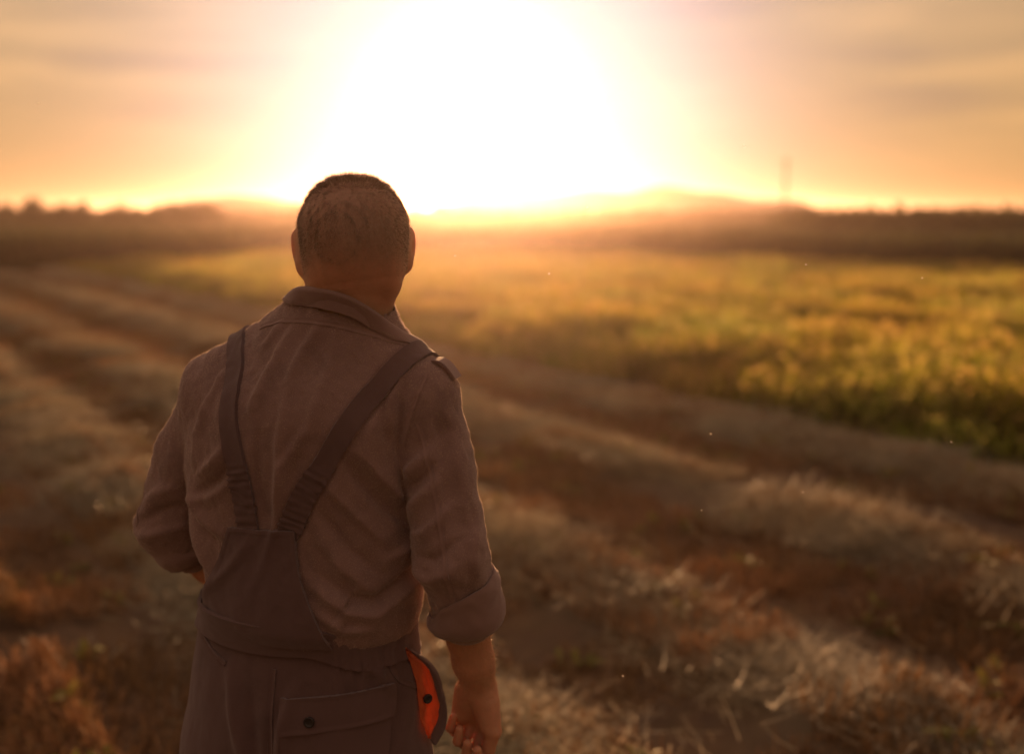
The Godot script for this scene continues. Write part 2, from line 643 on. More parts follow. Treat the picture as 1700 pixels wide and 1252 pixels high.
func lie(places: Array[Transform3D], tints: PackedColorArray, p: Vector2, turn: float, size: Vector3, up: float, c: Color) -> void:   # follows the slope of the ground
	var y := ground_height(p.x, p.y)
	var n := Vector3(ground_height(p.x - 0.12, p.y) - ground_height(p.x + 0.12, p.y), 0.24, ground_height(p.x, p.y - 0.12) - ground_height(p.x, p.y + 0.12)).normalized()
	var x := Vector3(cos(turn), 0, -sin(turn))
	x = (x - n * n.dot(x)).normalized()
	places.append(Transform3D(Basis(x, n, x.cross(n)) * Basis.from_scale(size), Vector3(p.x, y + up, p.y)))
	tints.append(c)


func build_mown_strip() -> void:
	var rng := RandomNumberGenerator.new()
	rng.seed = 515
	var dry := tinted(0.65, 0.6)
	var along := atan2(ALONG.x, ALONG.y)
	for kind in 3:                                  # cut hay lying in rows
		var mesh := hay_patch(rng, 1300, [Color(0.32, 0.26, 0.17), Color(0.25, 0.23, 0.155), Color(0.38, 0.29, 0.17)][kind])
		var places: Array[Transform3D] = []
		var tints := PackedColorArray()
		for row in HAY_ROWS:
			for i in 90:
				if rng.randi() % 3 != kind:
					continue
				var r := -4.8 + (i + rng.randf()) * 0.36
				var p := EDGE + ALONG * r + ACROSS * (row + rng.randfn() * 0.1)
				if not in_view(p.x, p.y, 0.8):
					continue
				var g := rng.randf_range(0.8, 1.2)
				lie(places, tints, p, along + (PI if rng.randf() < 0.5 else 0.0) + rng.randfn() * 0.12, Vector3(rng.randf_range(0.8, 1.25), rng.randf_range(0.8, 1.6), 1), 0.004, Color(g, g, g))
		tag(scatter("cut_hay", mesh, dry, places, tints), "rows of cut hay lying on the mown strip", "hay", "", "stuff")
	var gloss := tinted(0.16)
	gloss.metallic_specular = 0.6
	var bright: Array[Transform3D] = []
	var plain: PackedColorArray = []
	var st := SurfaceTool.new()
	st.begin(Mesh.PRIMITIVE_TRIANGLES)
	st.set_color(Color(0.3, 0.22, 0.12))
	for k in 9:
		var a := rng.randf() * TAU
		var p := Vector3(rng.randfn() * 0.25, 0.05 + rng.randf() * 0.05, rng.randf_range(-0.5, 0.5))
		bar(st, p, p + Vector3(cos(a), rng.randfn() * 0.3, sin(a)) * rng.randf_range(0.015, 0.04), 0.0011, 0.0008, 6)
	for n in 260:                                   # smooth stalks that catch the sun
		var p := EDGE + ALONG * rng.randf_range(-4.8, 12.0) + ACROSS * rng.randf_range(0.2, 9.0)
		if in_view(p.x, p.y, 0.4):
			lie(bright, plain, p, rng.randf() * TAU, Vector3.ONE, 0.0, Color(1, 1, 1))
	tag(scatter("loose_stalks", st.commit(), gloss, bright, plain), "smooth loose stalks glinting among the cut hay", "stalks", "", "stuff")
	for kind in 4:                                  # stubble, loose straw and small weeds between the rows
		var mesh := stubble_patch(rng, 0.26)
		var places: Array[Transform3D] = []
		var tints := PackedColorArray()
		for i in 64:
			for j in 28:
				if rng.randi() % 4 != kind:
					continue
				var r := -4.9 + (i + 0.3 * rng.randf()) * 0.5
				var p := EDGE + ALONG * r + ACROSS * (-0.1 + j * 0.48)
				if not in_view(p.x, p.y, 0.8):
					continue
				var g := rng.randf_range(0.8, 1.15) * (1.0 + 0.45 * rough.get_noise_2d(p.x * 1.1, p.y * 1.1))
				lie(places, tints, p, along + (PI if rng.randf() < 0.5 else 0.0), Vector3(1, rng.randf_range(0.8, 1.3), 1), 0.0, Color(g * 1.05, g * rng.randf_range(0.88, 1.0), g * 0.88))
		tag(scatter("stubble", mesh, dry, places, tints), "short reddish stubble and loose straw between the hay rows", "stubble", "", "stuff")


# wisps of seed down adrift near the man
func build_small_things() -> void:
	var rng := RandomNumberGenerator.new()
	rng.seed = 1204
	var st := SurfaceTool.new()
	st.begin(Mesh.PRIMITIVE_TRIANGLES)
	for k in 40:
		var d := Vector3(rng.randfn(), absf(rng.randfn()) * 1.2, rng.randfn()).normalized() * rng.randf_range(0.0014, 0.0024)
		var side := d.cross(Vector3(rng.randfn(), rng.randfn(), rng.randfn())).normalized() * 0.00022
		for v in [-side, side, d]:
			st.set_color(Color(0.8, 0.74, 0.62))
			st.add_vertex(v)
	for k in 4:
		var a := k * TAU / 4.0
		for v in [Vector3(cos(a), 0, sin(a)) * 0.0004, Vector3(-sin(a), 0, cos(a)) * 0.0004, Vector3(0, -0.0024, 0)]:
			st.set_color(Color(0.25, 0.16, 0.08))
			st.add_vertex(v)
	st.generate_normals()
	var mesh := st.commit()
	var m := tinted(0.6, 1.2)
	for spot in [
		[Vector3(0.120, 1.732, -1.700), "tiny pale tuft of seed fluff before the pink hills right of the man's head"],
		[Vector3(0.059, 1.628, -1.680), "tiny pale tuft of seed fluff over the bright grass just below the horizon glow"],
		[Vector3(-0.094, 1.653, -1.750), "tiny pale tuft of seed fluff close to the man's right ear"],
		[Vector3(0.312, 1.380, -1.620), "tiny pale tuft of seed fluff over the mown strip right of his shoulder tab"],
		[Vector3(0.477, 1.640, -1.720), "tiny pale tuft of seed fluff before the dark crop band on the right"],
		[Vector3(0.644, 1.622, -1.660), "tiny pale tuft of seed fluff near the far right end of the dark crop band"],
		[Vector3(0.681, 1.372, -1.600), "tiny pale tuft of seed fluff before the grass edge at the far right"],
		[Vector3(0.449, 1.297, -1.580), "tiny pale tuft of seed fluff over the hay row below the grass edge at right"],
		[Vector3(0.167, 1.033, -1.500), "tiny pale tuft of seed fluff low beside the man's right hand, lowest of all"],
		[Vector3(0.288, 1.277, -1.550), "tiny pale tuft of seed fluff over the hay at the height of his elbow"],
		[Vector3(0.366, 1.828, -1.700), "tiny pale tuft of seed fluff high in the bright sky above the utility pole"],
		[Vector3(-0.786, 1.903, -1.800), "tiny pale tuft of seed fluff high in the sky at the far left"],
	]:
		var o := obj("seed_fluff", mesh, m)
		o.position = spot[0]
		o.rotation = Vector3(rng.randf() - 0.5, rng.randf() * TAU, rng.randf() - 0.5)
		o.scale = Vector3.ONE * rng.randf_range(0.8, 1.25)
		tag(o, spot[1], "seed", "seed fluff drifting in the evening air")


# ---------------------------------------------------------------- shapes from distance fields

func cone(p: Vector3, a: Vector3, b: Vector3, ra: float, rb: float) -> float:
	var d := b - a
	var t := clampf((p - a).dot(d) / d.length_squared(), 0.0, 1.0)
	return p.distance_to(a + d * t) - lerpf(ra, rb, t)


func egg(p: Vector3, c: Vector3, r: Vector3) -> float:
	var q := p - c
	var k := (q / r).length()
	var m := (q / (r * r)).length()
	return k * (k - 1.0) / m if m > 1e-6 else -r.x


func blend(a: float, b: float, k: float) -> float:
	var h := maxf(k - absf(a - b), 0.0) / k
	return minf(a, b) - h * h * k * 0.25


class Tube:                     # a stack of ovals: [height, centre x, centre z, half width, depth behind, depth in front]
	var low := 0.0
	var high := 0.0
	var table: Array[PackedFloat32Array] = []
	const STEP := 0.005

	func _init(keys: Array) -> void:
		low = keys[0][0]
		high = keys[keys.size() - 1][0]
		var n := int((high - low) / STEP) + 2
		for i in n:
			var y := minf(low + i * STEP, high)
			var k := 0
			while k < keys.size() - 2 and y > keys[k + 1][0]:
				k += 1
			var u: float = (y - keys[k][0]) / (keys[k + 1][0] - keys[k][0])
			var row := PackedFloat32Array()
			for c in range(1, 6):
				row.append(cubic_interpolate(keys[k][c], keys[k + 1][c], keys[maxi(k - 1, 0)][c], keys[mini(k + 2, keys.size() - 1)][c], u))
			table.append(row)

	func dist(p: Vector3) -> float:
		var y := clampf(p.y, low, high)
		var at := (y - low) / STEP
		var i := mini(int(at), table.size() - 2)
		var t := table[i]
		var t2 := table[i + 1]
		var w := at - i
		var dx := p.x - lerpf(t[0], t2[0], w)
		var dz := p.z - lerpf(t[1], t2[1], w)
		var a := lerpf(t[2], t2[2], w)
		var b := lerpf(t[3], t2[3], w) if dz > 0.0 else lerpf(t[4], t2[4], w)
		var k := sqrt(dx * dx / (a * a) + dz * dz / (b * b))
		var m := sqrt(dx * dx / (a * a * a * a) + dz * dz / (b * b * b * b))
		var d := k * (k - 1.0) / m if m > 1e-5 else -minf(a, b)
		var over := absf(p.y - y)
		return d if over <= 0.0 else (sqrt(over * over + maxf(d, 0.0) ** 2) if d > -0.02 else maxf(over, d))


# Surface nets: one vertex in each cell that the surface crosses, one quad round each crossed edge; only cells near the surface are visited.
func nets(f: Callable, lo: Vector3, hi: Vector3, cell: float) -> Array:
	var n := Vector3i(((hi - lo) / cell / 4.0).ceil()) * 4 + Vector3i.ONE
	var sy := n.x
	var sz := n.x * n.y
	var val := PackedFloat32Array()
	val.resize(n.x * n.y * n.z)
	val.fill(1e9)
	var blocks: Array[Vector3i] = []
	var reach := cell * 4.0 * 1.15
	for bz in (n.z - 1) / 4:
		for by in (n.y - 1) / 4:
			for bx in (n.x - 1) / 4:
				var at := Vector3i(bx, by, bz) * 4
				var mid: Vector3 = lo + (Vector3(at) + Vector3(2, 2, 2)) * cell
				if absf(f.call(mid)) > reach:
					continue
				blocks.append(at)
				for k in range(at.z, at.z + 5):
					for j in range(at.y, at.y + 5):
						var o := at.x + j * sy + k * sz
						for i in 5:
							if val[o + i] > 1e8:
								val[o + i] = f.call(lo + Vector3(at.x + i, j, k) * cell)
	var idx := PackedInt32Array()
	idx.resize(val.size())
	idx.fill(-1)
	var verts := PackedVector3Array()
	var cells: Array[Vector3i] = []
	var ends := [[0, 1], [2, 3], [4, 5], [6, 7], [0, 2], [1, 3], [4, 6], [5, 7], [0, 4], [1, 5], [2, 6], [3, 7]]
	var off := PackedInt32Array([0, 1, sy, sy + 1, sz, sz + 1, sz + sy, sz + sy + 1])
	var v8 := PackedFloat32Array()
	v8.resize(8)
	for b in blocks:
		for k in range(b.z, b.z + 4):
			for j in range(b.y, b.y + 4):
				for i in range(b.x, b.x + 4):
					var o := i + j * sy + k * sz
					var inside := 0
					for c in 8:
						v8[c] = val[o + off[c]]
						if v8[c] < 0.0:
							inside += 1
					if inside == 0 or inside == 8:
						continue
					var sum := Vector3.ZERO
					var many := 0
					for e in ends:
						var p: float = v8[e[0]]
						var q: float = v8[e[1]]
						if (p < 0.0) != (q < 0.0):
							var t := p / (p - q)
							var c0 := Vector3(e[0] & 1, (e[0] >> 1) & 1, e[0] >> 2)
							var c1 := Vector3(e[1] & 1, (e[1] >> 1) & 1, e[1] >> 2)
							sum += c0.lerp(c1, t)
							many += 1
					idx[o] = verts.size()
					verts.append(lo + (Vector3(i, j, k) + sum / many) * cell)
					cells.append(Vector3i(i, j, k))
	var quads := PackedInt32Array()
	for c in cells:
		var o := c.x + c.y * sy + c.z * sz
		for axis in 3:
			var s: int = [1, sy, sz][axis]
			var t: int = [sy, sz, 1][axis]
			var u: int = [sz, 1, sy][axis]
			if [c.y, c.z, c.x][axis] == 0 or [c.z, c.x, c.y][axis] == 0:
				continue
			var a := val[o]
			var b := val[o + s]
			if (a < 0.0) == (b < 0.0):
				continue
			var q := [idx[o - t - u], idx[o - u], idx[o], idx[o - t]]
			if q.min() < 0:
				continue
			if a < 0.0:
				q.reverse()
			quads.append_array(PackedInt32Array(q))
	return [verts, quads]


func quad_normals(verts: PackedVector3Array, quads: PackedInt32Array) -> PackedVector3Array:
	var ns := PackedVector3Array()
	ns.resize(verts.size())
	for i in range(0, quads.size(), 4):
		var a := quads[i]
		var b := quads[i + 1]
		var c := quads[i + 2]
		var d := quads[i + 3]
		var n := (verts[d] - verts[b]).cross(verts[c] - verts[a])
		ns[a] += n
		ns[b] += n
		ns[c] += n
		ns[d] += n
	for i in ns.size():
		ns[i] = ns[i].normalized()
	return ns


func settle(verts: PackedVector3Array, quads: PackedInt32Array, f: Callable, times: int) -> void:   # slides vertices onto the surface
	for t in times:
		var ns := quad_normals(verts, quads)
		for i in verts.size():
			var d: float = f.call(verts[i])
			verts[i] -= ns[i] * clampf(d, -0.008, 0.008)


func finer(verts: PackedVector3Array, quads: PackedInt32Array) -> Array:
	var edge := {}
	var out := PackedInt32Array()
	var vs := verts.duplicate()
	for i in range(0, quads.size(), 4):
		var mids := [0, 0, 0, 0]
		for k in 4:
			var a := quads[i + k]
			var b := quads[i + (k + 1) % 4]
			var key := mini(a, b) * 4000000 + maxi(a, b)
			var m: int = edge.get(key, -1)
			if m < 0:
				m = vs.size()
				edge[key] = m
				vs.append((verts[a] + verts[b]) * 0.5)
			mids[k] = m
		var c := vs.size()
		vs.append((verts[quads[i]] + verts[quads[i + 1]] + verts[quads[i + 2]] + verts[quads[i + 3]]) * 0.25)
		for k in 4:
			out.append_array(PackedInt32Array([quads[i + k], mids[k], c, mids[(k + 3) % 4]]))
	return [vs, out]


func skin_of(f: Callable, lo: Vector3, hi: Vector3, cell: float, levels: int) -> Array:   # [vertices, quads, normals]
	var m := nets(f, lo, hi, cell)
	settle(m[0], m[1], f, 2)
	for k in levels:
		m = finer(m[0], m[1])
		settle(m[0], m[1], f, 1)
	return [m[0], m[1], quad_normals(m[0], m[1])]


func add_surface(st: SurfaceTool, m: Array, tone: Callable, first: int) -> int:
	var verts: PackedVector3Array = m[0]
	var ns: PackedVector3Array = m[2]
	var quads: PackedInt32Array = m[1]
	for i in verts.size():
		st.set_color(tone.call(verts[i], ns[i]))
		st.set_normal(ns[i])
		st.add_vertex(verts[i])
	for i in range(0, quads.size(), 4):
		for k in [0, 1, 2, 0, 2, 3]:
			st.add_index(first + quads[i + k])
	return first + verts.size()


# a cloth sheet with thickness and turned edges, from a grid of points; facing is roughly the way its outside looks
func sheet(rows: Array, thick: float, facing: Vector3, closed := false) -> ArrayMesh:
	var nr := rows.size()
	var nc: int = rows[0].size()
	var grid := PackedVector3Array()
	for r in rows:
		grid.append_array(r)
	var ns := PackedVector3Array()
	ns.resize(grid.size())
	for r in nr:
		for c in nc:
			var l := (c + nc - 1) % nc if closed else maxi(c - 1, 0)
			var h := (c + 1) % nc if closed else mini(c + 1, nc - 1)
			var du := grid[r * nc + h] - grid[r * nc + l]
			var dv := grid[mini(r + 1, nr - 1) * nc + c] - grid[maxi(r - 1, 0) * nc + c]
			ns[r * nc + c] = du.cross(dv).normalized()
	var score := 0.0
	var mid := Vector3.ZERO
	for p in grid:
		mid += p / grid.size()
	for i in grid.size():
		score += ns[i].dot(facing) if facing != Vector3.ZERO else ns[i].dot(Vector3(grid[i].x - mid.x, 0, grid[i].z - mid.z))
	var flip := score < 0.0
	if flip:
		for i in ns.size():
			ns[i] = -ns[i]
	var st := SurfaceTool.new()
	st.begin(Mesh.PRIMITIVE_TRIANGLES)
	for side in 2:
		for i in grid.size():
			st.set_normal(ns[i] if side == 0 else -ns[i])
			st.add_vertex(grid[i] if side == 0 else grid[i] - ns[i] * thick)
	var wrap := nc if closed else nc - 1
	for side in 2:
		for r in nr - 1:
			for c in wrap:
				var a := side * grid.size() + r * nc + c
				var b := side * grid.size() + r * nc + (c + 1) % nc
				var q := [a, b, a + nc, b, b + nc, a + nc]
				if (side == 1) != flip:
					q.reverse()
				q.reverse()
				for k in q:
					st.add_index(k)
	var rim: Array[Vector2i] = []
	for c in wrap:
		rim.append(Vector2i(c, (c + 1) % nc))
		rim.append(Vector2i((nr - 1) * nc + (c + 1) % nc, (nr - 1) * nc + c))
	if not closed:
		for r in nr - 1:
			rim.append(Vector2i((r + 1) * nc, r * nc))
			rim.append(Vector2i(r * nc + nc - 1, (r + 1) * nc + nc - 1))
	var base := grid.size() * 2
	for e in rim:
		var p := grid[e.x]
		var q := grid[e.y]
		var p2 := p - ns[e.x] * thick
		var q2 := q - ns[e.y] * thick
		var n := (q - p).cross(ns[e.x]).normalized()
		if flip:
			n = -n
		for v in [p, q, q2, p2]:
			st.set_normal(n)
			st.add_vertex(v)
		for k in ([0, 2, 1, 0, 3, 2] if flip else [0, 1, 2, 0, 2, 3]):
			st.add_index(base + k)
		base += 4
	return st.commit()


func spline(pts: Array, n: int) -> PackedVector3Array:
	var out := PackedVector3Array()
	var m := pts.size() - 1
	for i in n:
		var t := float(i) / (n - 1) * m
		var k := mini(int(t), m - 1)
		var a: Vector3 = pts[k]
		out.append(a.cubic_interpolate(pts[k + 1], pts[maxi(k - 1, 0)], pts[mini(k + 2, m)], t - k))
	return out


# ---------------------------------------------------------------- the man (his own axes: x to his right, y up, -z ahead)

var torso: Tube
var hips: Tube
var ribs: Tube
var folds: Array = []
var strap_lines: Array = []

func sleeve_right(p: Vector3) -> float:
	var d := cone(p, Vector3(0.182, 1.44, 0.0), Vector3(0.214, 1.34, 0.018), 0.054, 0.0535)
	d = blend(d, cone(p, Vector3(0.214, 1.34, 0.018), Vector3(0.243, 1.215, 0.045), 0.0535, 0.051), 0.01)
	return blend(d, cone(p, Vector3(0.243, 1.215, 0.045), Vector3(0.257, 1.115, 0.012), 0.051, 0.052), 0.02)


func sleeve_left(p: Vector3) -> float:
	var d := cone(p, Vector3(-0.15, 1.435, -0.01), Vector3(-0.209, 1.33, -0.025), 0.054, 0.055)
	d = blend(d, cone(p, Vector3(-0.209, 1.33, -0.025), Vector3(-0.262, 1.21, -0.035), 0.055, 0.054), 0.01)
	return blend(d, cone(p, Vector3(-0.262, 1.21, -0.035), Vector3(-0.242, 1.172, -0.058), 0.054, 0.052), 0.02)


func trunk(p: Vector3) -> float:
	var d := torso.dist(p)
	d = blend(d, cone(p, Vector3(0.03, 1.558, -0.012), Vector3(-0.15, 1.452, -0.008), 0.054, 0.05), 0.05)
	return blend(d, cone(p, Vector3(0.06, 1.56, -0.012), Vector3(0.183, 1.447, 0.0), 0.055, 0.053), 0.05)


func shirt(p: Vector3) -> float:
	var k := lerpf(0.006, 0.045, smoothstep(1.34, 1.46, p.y))
	var d := trunk(p)
	if p.x > 0.05:
		d = blend(d, sleeve_right(p), k)
	elif p.x < -0.05:
		d = blend(d, sleeve_left(p), k)
	return d


func trousers(p: Vector3) -> float:
	var d := hips.dist(p)
	if p.y < 0.95:
		var x := p.x + 0.018
		var legs := minf(leg_shape(Vector3(x, p.y, p.z), 1.0), leg_shape(Vector3(x, p.y, p.z), -1.0))
		d = blend(d, legs, 0.04)
	return d


func leg_shape(p: Vector3, s: float) -> float:
	var d := cone(p, Vector3(0.098 * s, 0.84, 0.01), Vector3(0.115 * s, 0.47, -0.005), 0.108, 0.082)
	return blend(d, cone(p, Vector3(0.115 * s, 0.47, -0.005), Vector3(0.125 * s, 0.09, 0.03), 0.082, 0.076), 0.03)


func slope(f: Callable, p: Vector3) -> Vector3:
	const E := 0.002
	return Vector3(f.call(p + Vector3(E, 0, 0)) - f.call(p - Vector3(E, 0, 0)), f.call(p + Vector3(0, E, 0)) - f.call(p - Vector3(0, E, 0)), f.call(p + Vector3(0, 0, E)) - f.call(p - Vector3(0, 0, E))).normalized()


func on_surface(f: Callable, p: Vector3, off: float, lift = null) -> Vector3:
	var n := Vector3.BACK
	for k in 4:
		n = slope(f, p)
		p -= n * f.call(p)
	if lift != null:
		off += lift.call(p, n)
	return p + n * off


# the point of the back that lies at (x, y)
func on_back(f: Callable, x: float, y: float, off: float, lift = null) -> Vector3:
	var p := Vector3(x, y, 0.26)
	for k in 24:
		var d: float = f.call(p)
		if d < 0.0004:
			break
		p.z -= maxf(d * 0.9, 0.0004)
	var n := slope(f, p)
	if lift != null:
		off += lift.call(p, n)
	return p + n * off


func fold(where: int, height: float, wide: float, pts: Array, sharp := 1.0) -> void:   # where: 0 back, 1 right sleeve, 2 left sleeve, 3 trousers
	var lo := Vector2(9, 9)
	var hi := Vector2(-9, -9)
	for p in pts:
		lo = lo.min(p)
		hi = hi.max(p)
	height *= 2.1
	wide *= 0.9
	folds.append([where, height, wide, PackedVector2Array(pts), lo - Vector2.ONE * wide * 2.4, hi + Vector2.ONE * wide * 2.4, sharp])


func line_dist(q: Vector2, pts: PackedVector2Array) -> Vector2:    # (distance, share of the way along)
	var best := 9.0
	var along := 0.0
	var m := pts.size() - 1
	for k in m:
		var a := pts[k]
		var d := pts[k + 1] - a
		var t := clampf((q - a).dot(d) / d.length_squared(), 0.0, 1.0)
		var e := q.distance_to(a + d * t)
		if e < best:
			best = e
			along = (k + t) / m
	return Vector2(best, along)


func folds_at(where: int, q: Vector2) -> float:
	var h := 0.0
	for f in folds:
		if f[0] != where or q.x < f[4].x or q.y < f[4].y or q.x > f[5].x or q.y > f[5].y:
			continue
		var e := line_dist(q, f[3])
		var u: float = e.x / f[2]
		var ends := sqrt(maxf(sin(PI * clampf(e.y * 0.92 + 0.04, 0.0, 1.0)), 0.0))
		var along: int = mini(int(e.y * (f[3].size() - 1)), f[3].size() - 2)
		var way: Vector2 = f[3][along + 1] - f[3][along]
		u *= 1.7 if way.cross(q - f[3][along]) * signf(way.y if absf(way.y) > 0.3 * absf(way.x) else way.x) > 0.0 else 0.8    # steep on one side, slack on the other
		h += f[1] * ends * exp(-pow(u, 2.0 if f[6] < 1.5 else 1.4))
	return h


func shirt_lift(p: Vector3, n: Vector3) -> float:      # the creases of the shirt
	var r := sleeve_right(p) if p.x > 0.1 else 9.0
	var l := sleeve_left(p) if p.x < -0.1 else 9.0
	var t := trunk(p)
	var q := Vector2(p.x, p.y)
	var h := 0.0028 * rough.get_noise_3d(p.x * 17.0, p.y * 6.0, p.z * 17.0) + 0.0008 * rough.get_noise_3d(p.x * 55.0, p.y * 24.0, p.z * 55.0)
	h += 0.0016 * pow(1.0 - absf(rough.get_noise_3d(p.x * 20.0 + p.y * 9.0, p.y * 13.0 - p.x * 8.0, p.z * 12.0 + 7.0)), 7.0)
	if minf(r, l) < t:
		var s := smoothstep(0.0, 0.02, t - minf(r, l))
		if r < l:
			h += s * (folds_at(1, q) if n.z > -0.3 else 0.0)
			h += s * 0.0045 * rough.get_noise_3d(p.x * 10.0 + 4.0, p.y * 26.0 + p.x * 18.0, p.z * 8.0) * smoothstep(1.36, 1.2, p.y)
		else:
			h += s * (folds_at(2, q) if n.z > -0.3 else 0.0)
			h += s * 0.0045 * rough.get_noise_3d(p.x * 10.0 + 4.0, p.y * 24.0 - p.x * 20.0, p.z * 8.0) * smoothstep(1.36, 1.2, p.y)
	elif n.z > -0.15:
		var s := smoothstep(0.0, 0.012, minf(r, l) - t) * smoothstep(-0.15, 0.15, n.z)
		var b := folds_at(0, q)
		b += 0.0026 * rough.get_noise_2d(p.x * 26.0 + p.y * 7.0, p.y * 9.0 - p.x * 5.0)
		for line in strap_lines:                       # the braces press the shirt down
			var e := line_dist(q, line)
			b *= 1.0 - 0.85 * exp(-pow(e.x / 0.02, 4.0))
			b += 0.0014 * exp(-pow((e.x - 0.022) / 0.007, 2.0)) - 0.001 * exp(-pow(e.x / 0.016, 4.0))
		h += s * b
	if p.y < 1.16:
		h *= smoothstep(1.085, 1.115, p.y)
	return h


func trousers_lift(p: Vector3, n: Vector3) -> float:
	var h := 0.0022 * rough.get_noise_3d(p.x * 16.0, p.y * 5.0, p.z * 16.0) + 0.0007 * rough.get_noise_3d(p.x * 50.0, p.y * 25.0, p.z * 50.0)
	if n.z > -0.2:
		h += folds_at(3, Vector2(p.x, p.y))
	if p.y > 0.98:                                     # gathers under the elastic at the back right
		var g := smoothstep(0.98, 1.05, p.y) * smoothstep(0.065, 0.085, p.x)
		h += g * 0.0028 * sin(p.x * 330.0 + 3.0 * rough.get_noise_2d(p.x * 9.0, p.y * 8.0)) * smoothstep(-0.05, 0.02, p.z)
	return h


const SKULL := Vector3(0.082, 1.692, -0.004)
var head_turn := Basis.from_euler(Vector3(deg_to_rad(-14.0), deg_to_rad(21.0), deg_to_rad(1.0)))

func head(p: Vector3) -> float:
	var q := head_turn.inverse() * (p - SKULL)
	var d := egg(q, Vector3(0, 0.009, 0.008), Vector3(0.0805, 0.07, 0.097))
	d = blend(d, egg(q, Vector3(0, -0.02, 0.03), Vector3(0.073, 0.074, 0.075)), 0.03)
	d = blend(d, egg(q, Vector3(0, -0.005, -0.05), Vector3(0.064, 0.072, 0.055)), 0.03)                # brow and cheeks
	d = blend(d, egg(q, Vector3(0, -0.072, -0.055), Vector3(0.043, 0.042, 0.05)), 0.035)                 # jaw
	d = blend(d, egg(q, Vector3(0, -0.1, -0.085), Vector3(0.022, 0.018, 0.018)), 0.025)                 # chin
	d = blend(d, cone(q, Vector3(0, 0.0, -0.098), Vector3(0, -0.037, -0.12), 0.008, 0.012), 0.014)       # nose
	for s in [-1.0, 1.0]:
		d = -blend(-d, egg(q, Vector3(0.032 * s, 0.0, -0.108), Vector3(0.016, 0.01, 0.012)), 0.01)      # eye socket
		d = minf(d, egg(q, Vector3(0.032 * s, 0.0, -0.094), Vector3(0.012, 0.011, 0.011)))
		d = blend(d, egg(q, Vector3(0.05 * s, -0.05, 0.03), Vector3(0.02, 0.05, 0.04)), 0.02)           # the neck muscle behind the ear
		var e := Basis.from_euler(Vector3(-0.12, -0.42 * s, -0.14 * s)).inverse() * (q - Vector3(0.0815 * s, -0.022, 0.002))
		var ear := egg(e, Vector3.ZERO, Vector3(0.0085, 0.031, 0.02))
		ear = blend(ear, egg(e, Vector3(-0.002 * s, -0.026, -0.006), Vector3(0.007, 0.01, 0.009)), 0.008)
		ear = -blend(-ear, egg(e, Vector3(0.011 * s, 0.004, -0.004), Vector3(0.008, 0.02, 0.011)), 0.005)
		d = blend(d, ear, 0.008)
	d = blend(d, egg(q, Vector3(0, -0.066, -0.1), Vector3(0.026, 0.006, 0.01)), 0.012)                   # lips
	return d


func neck(p: Vector3) -> float:
	return cone(p, Vector3(0.085, 1.64, 0.004), Vector3(0.055, 1.5, -0.012), 0.066, 0.066)


func nape(p: Vector3) -> float:
	var d := blend(head(p), neck(p), 0.03)
	var q := head_turn.inverse() * (p - SKULL)
	if q.z > 0.0:
		d += 0.0012 * exp(-pow((q.y + 0.083 - q.x * 0.1) / 0.004, 2.0)) + 0.0009 * exp(-pow((q.y + 0.1 + q.x * 0.06) / 0.004, 2.0))   # creases at the back of the neck
	return d


const R_ELBOW := Vector3(0.245, 1.2, 0.042)
const R_WRIST := Vector3(0.260, 0.968, -0.05)
const L_ELBOW := Vector3(-0.262, 1.205, -0.035)
const L_WRIST := Vector3(-0.12, 1.0, -0.185)

func forearm(p: Vector3, a: Vector3, b: Vector3) -> float:
	var d := cone(p, a, a.lerp(b, 0.35), 0.04, 0.0425)
	d = blend(d, cone(p, a.lerp(b, 0.35), a.lerp(b, 0.8), 0.0425, 0.03), 0.02)
	return blend(d, cone(p, a.lerp(b, 0.8), b, 0.03, 0.0255), 0.02)


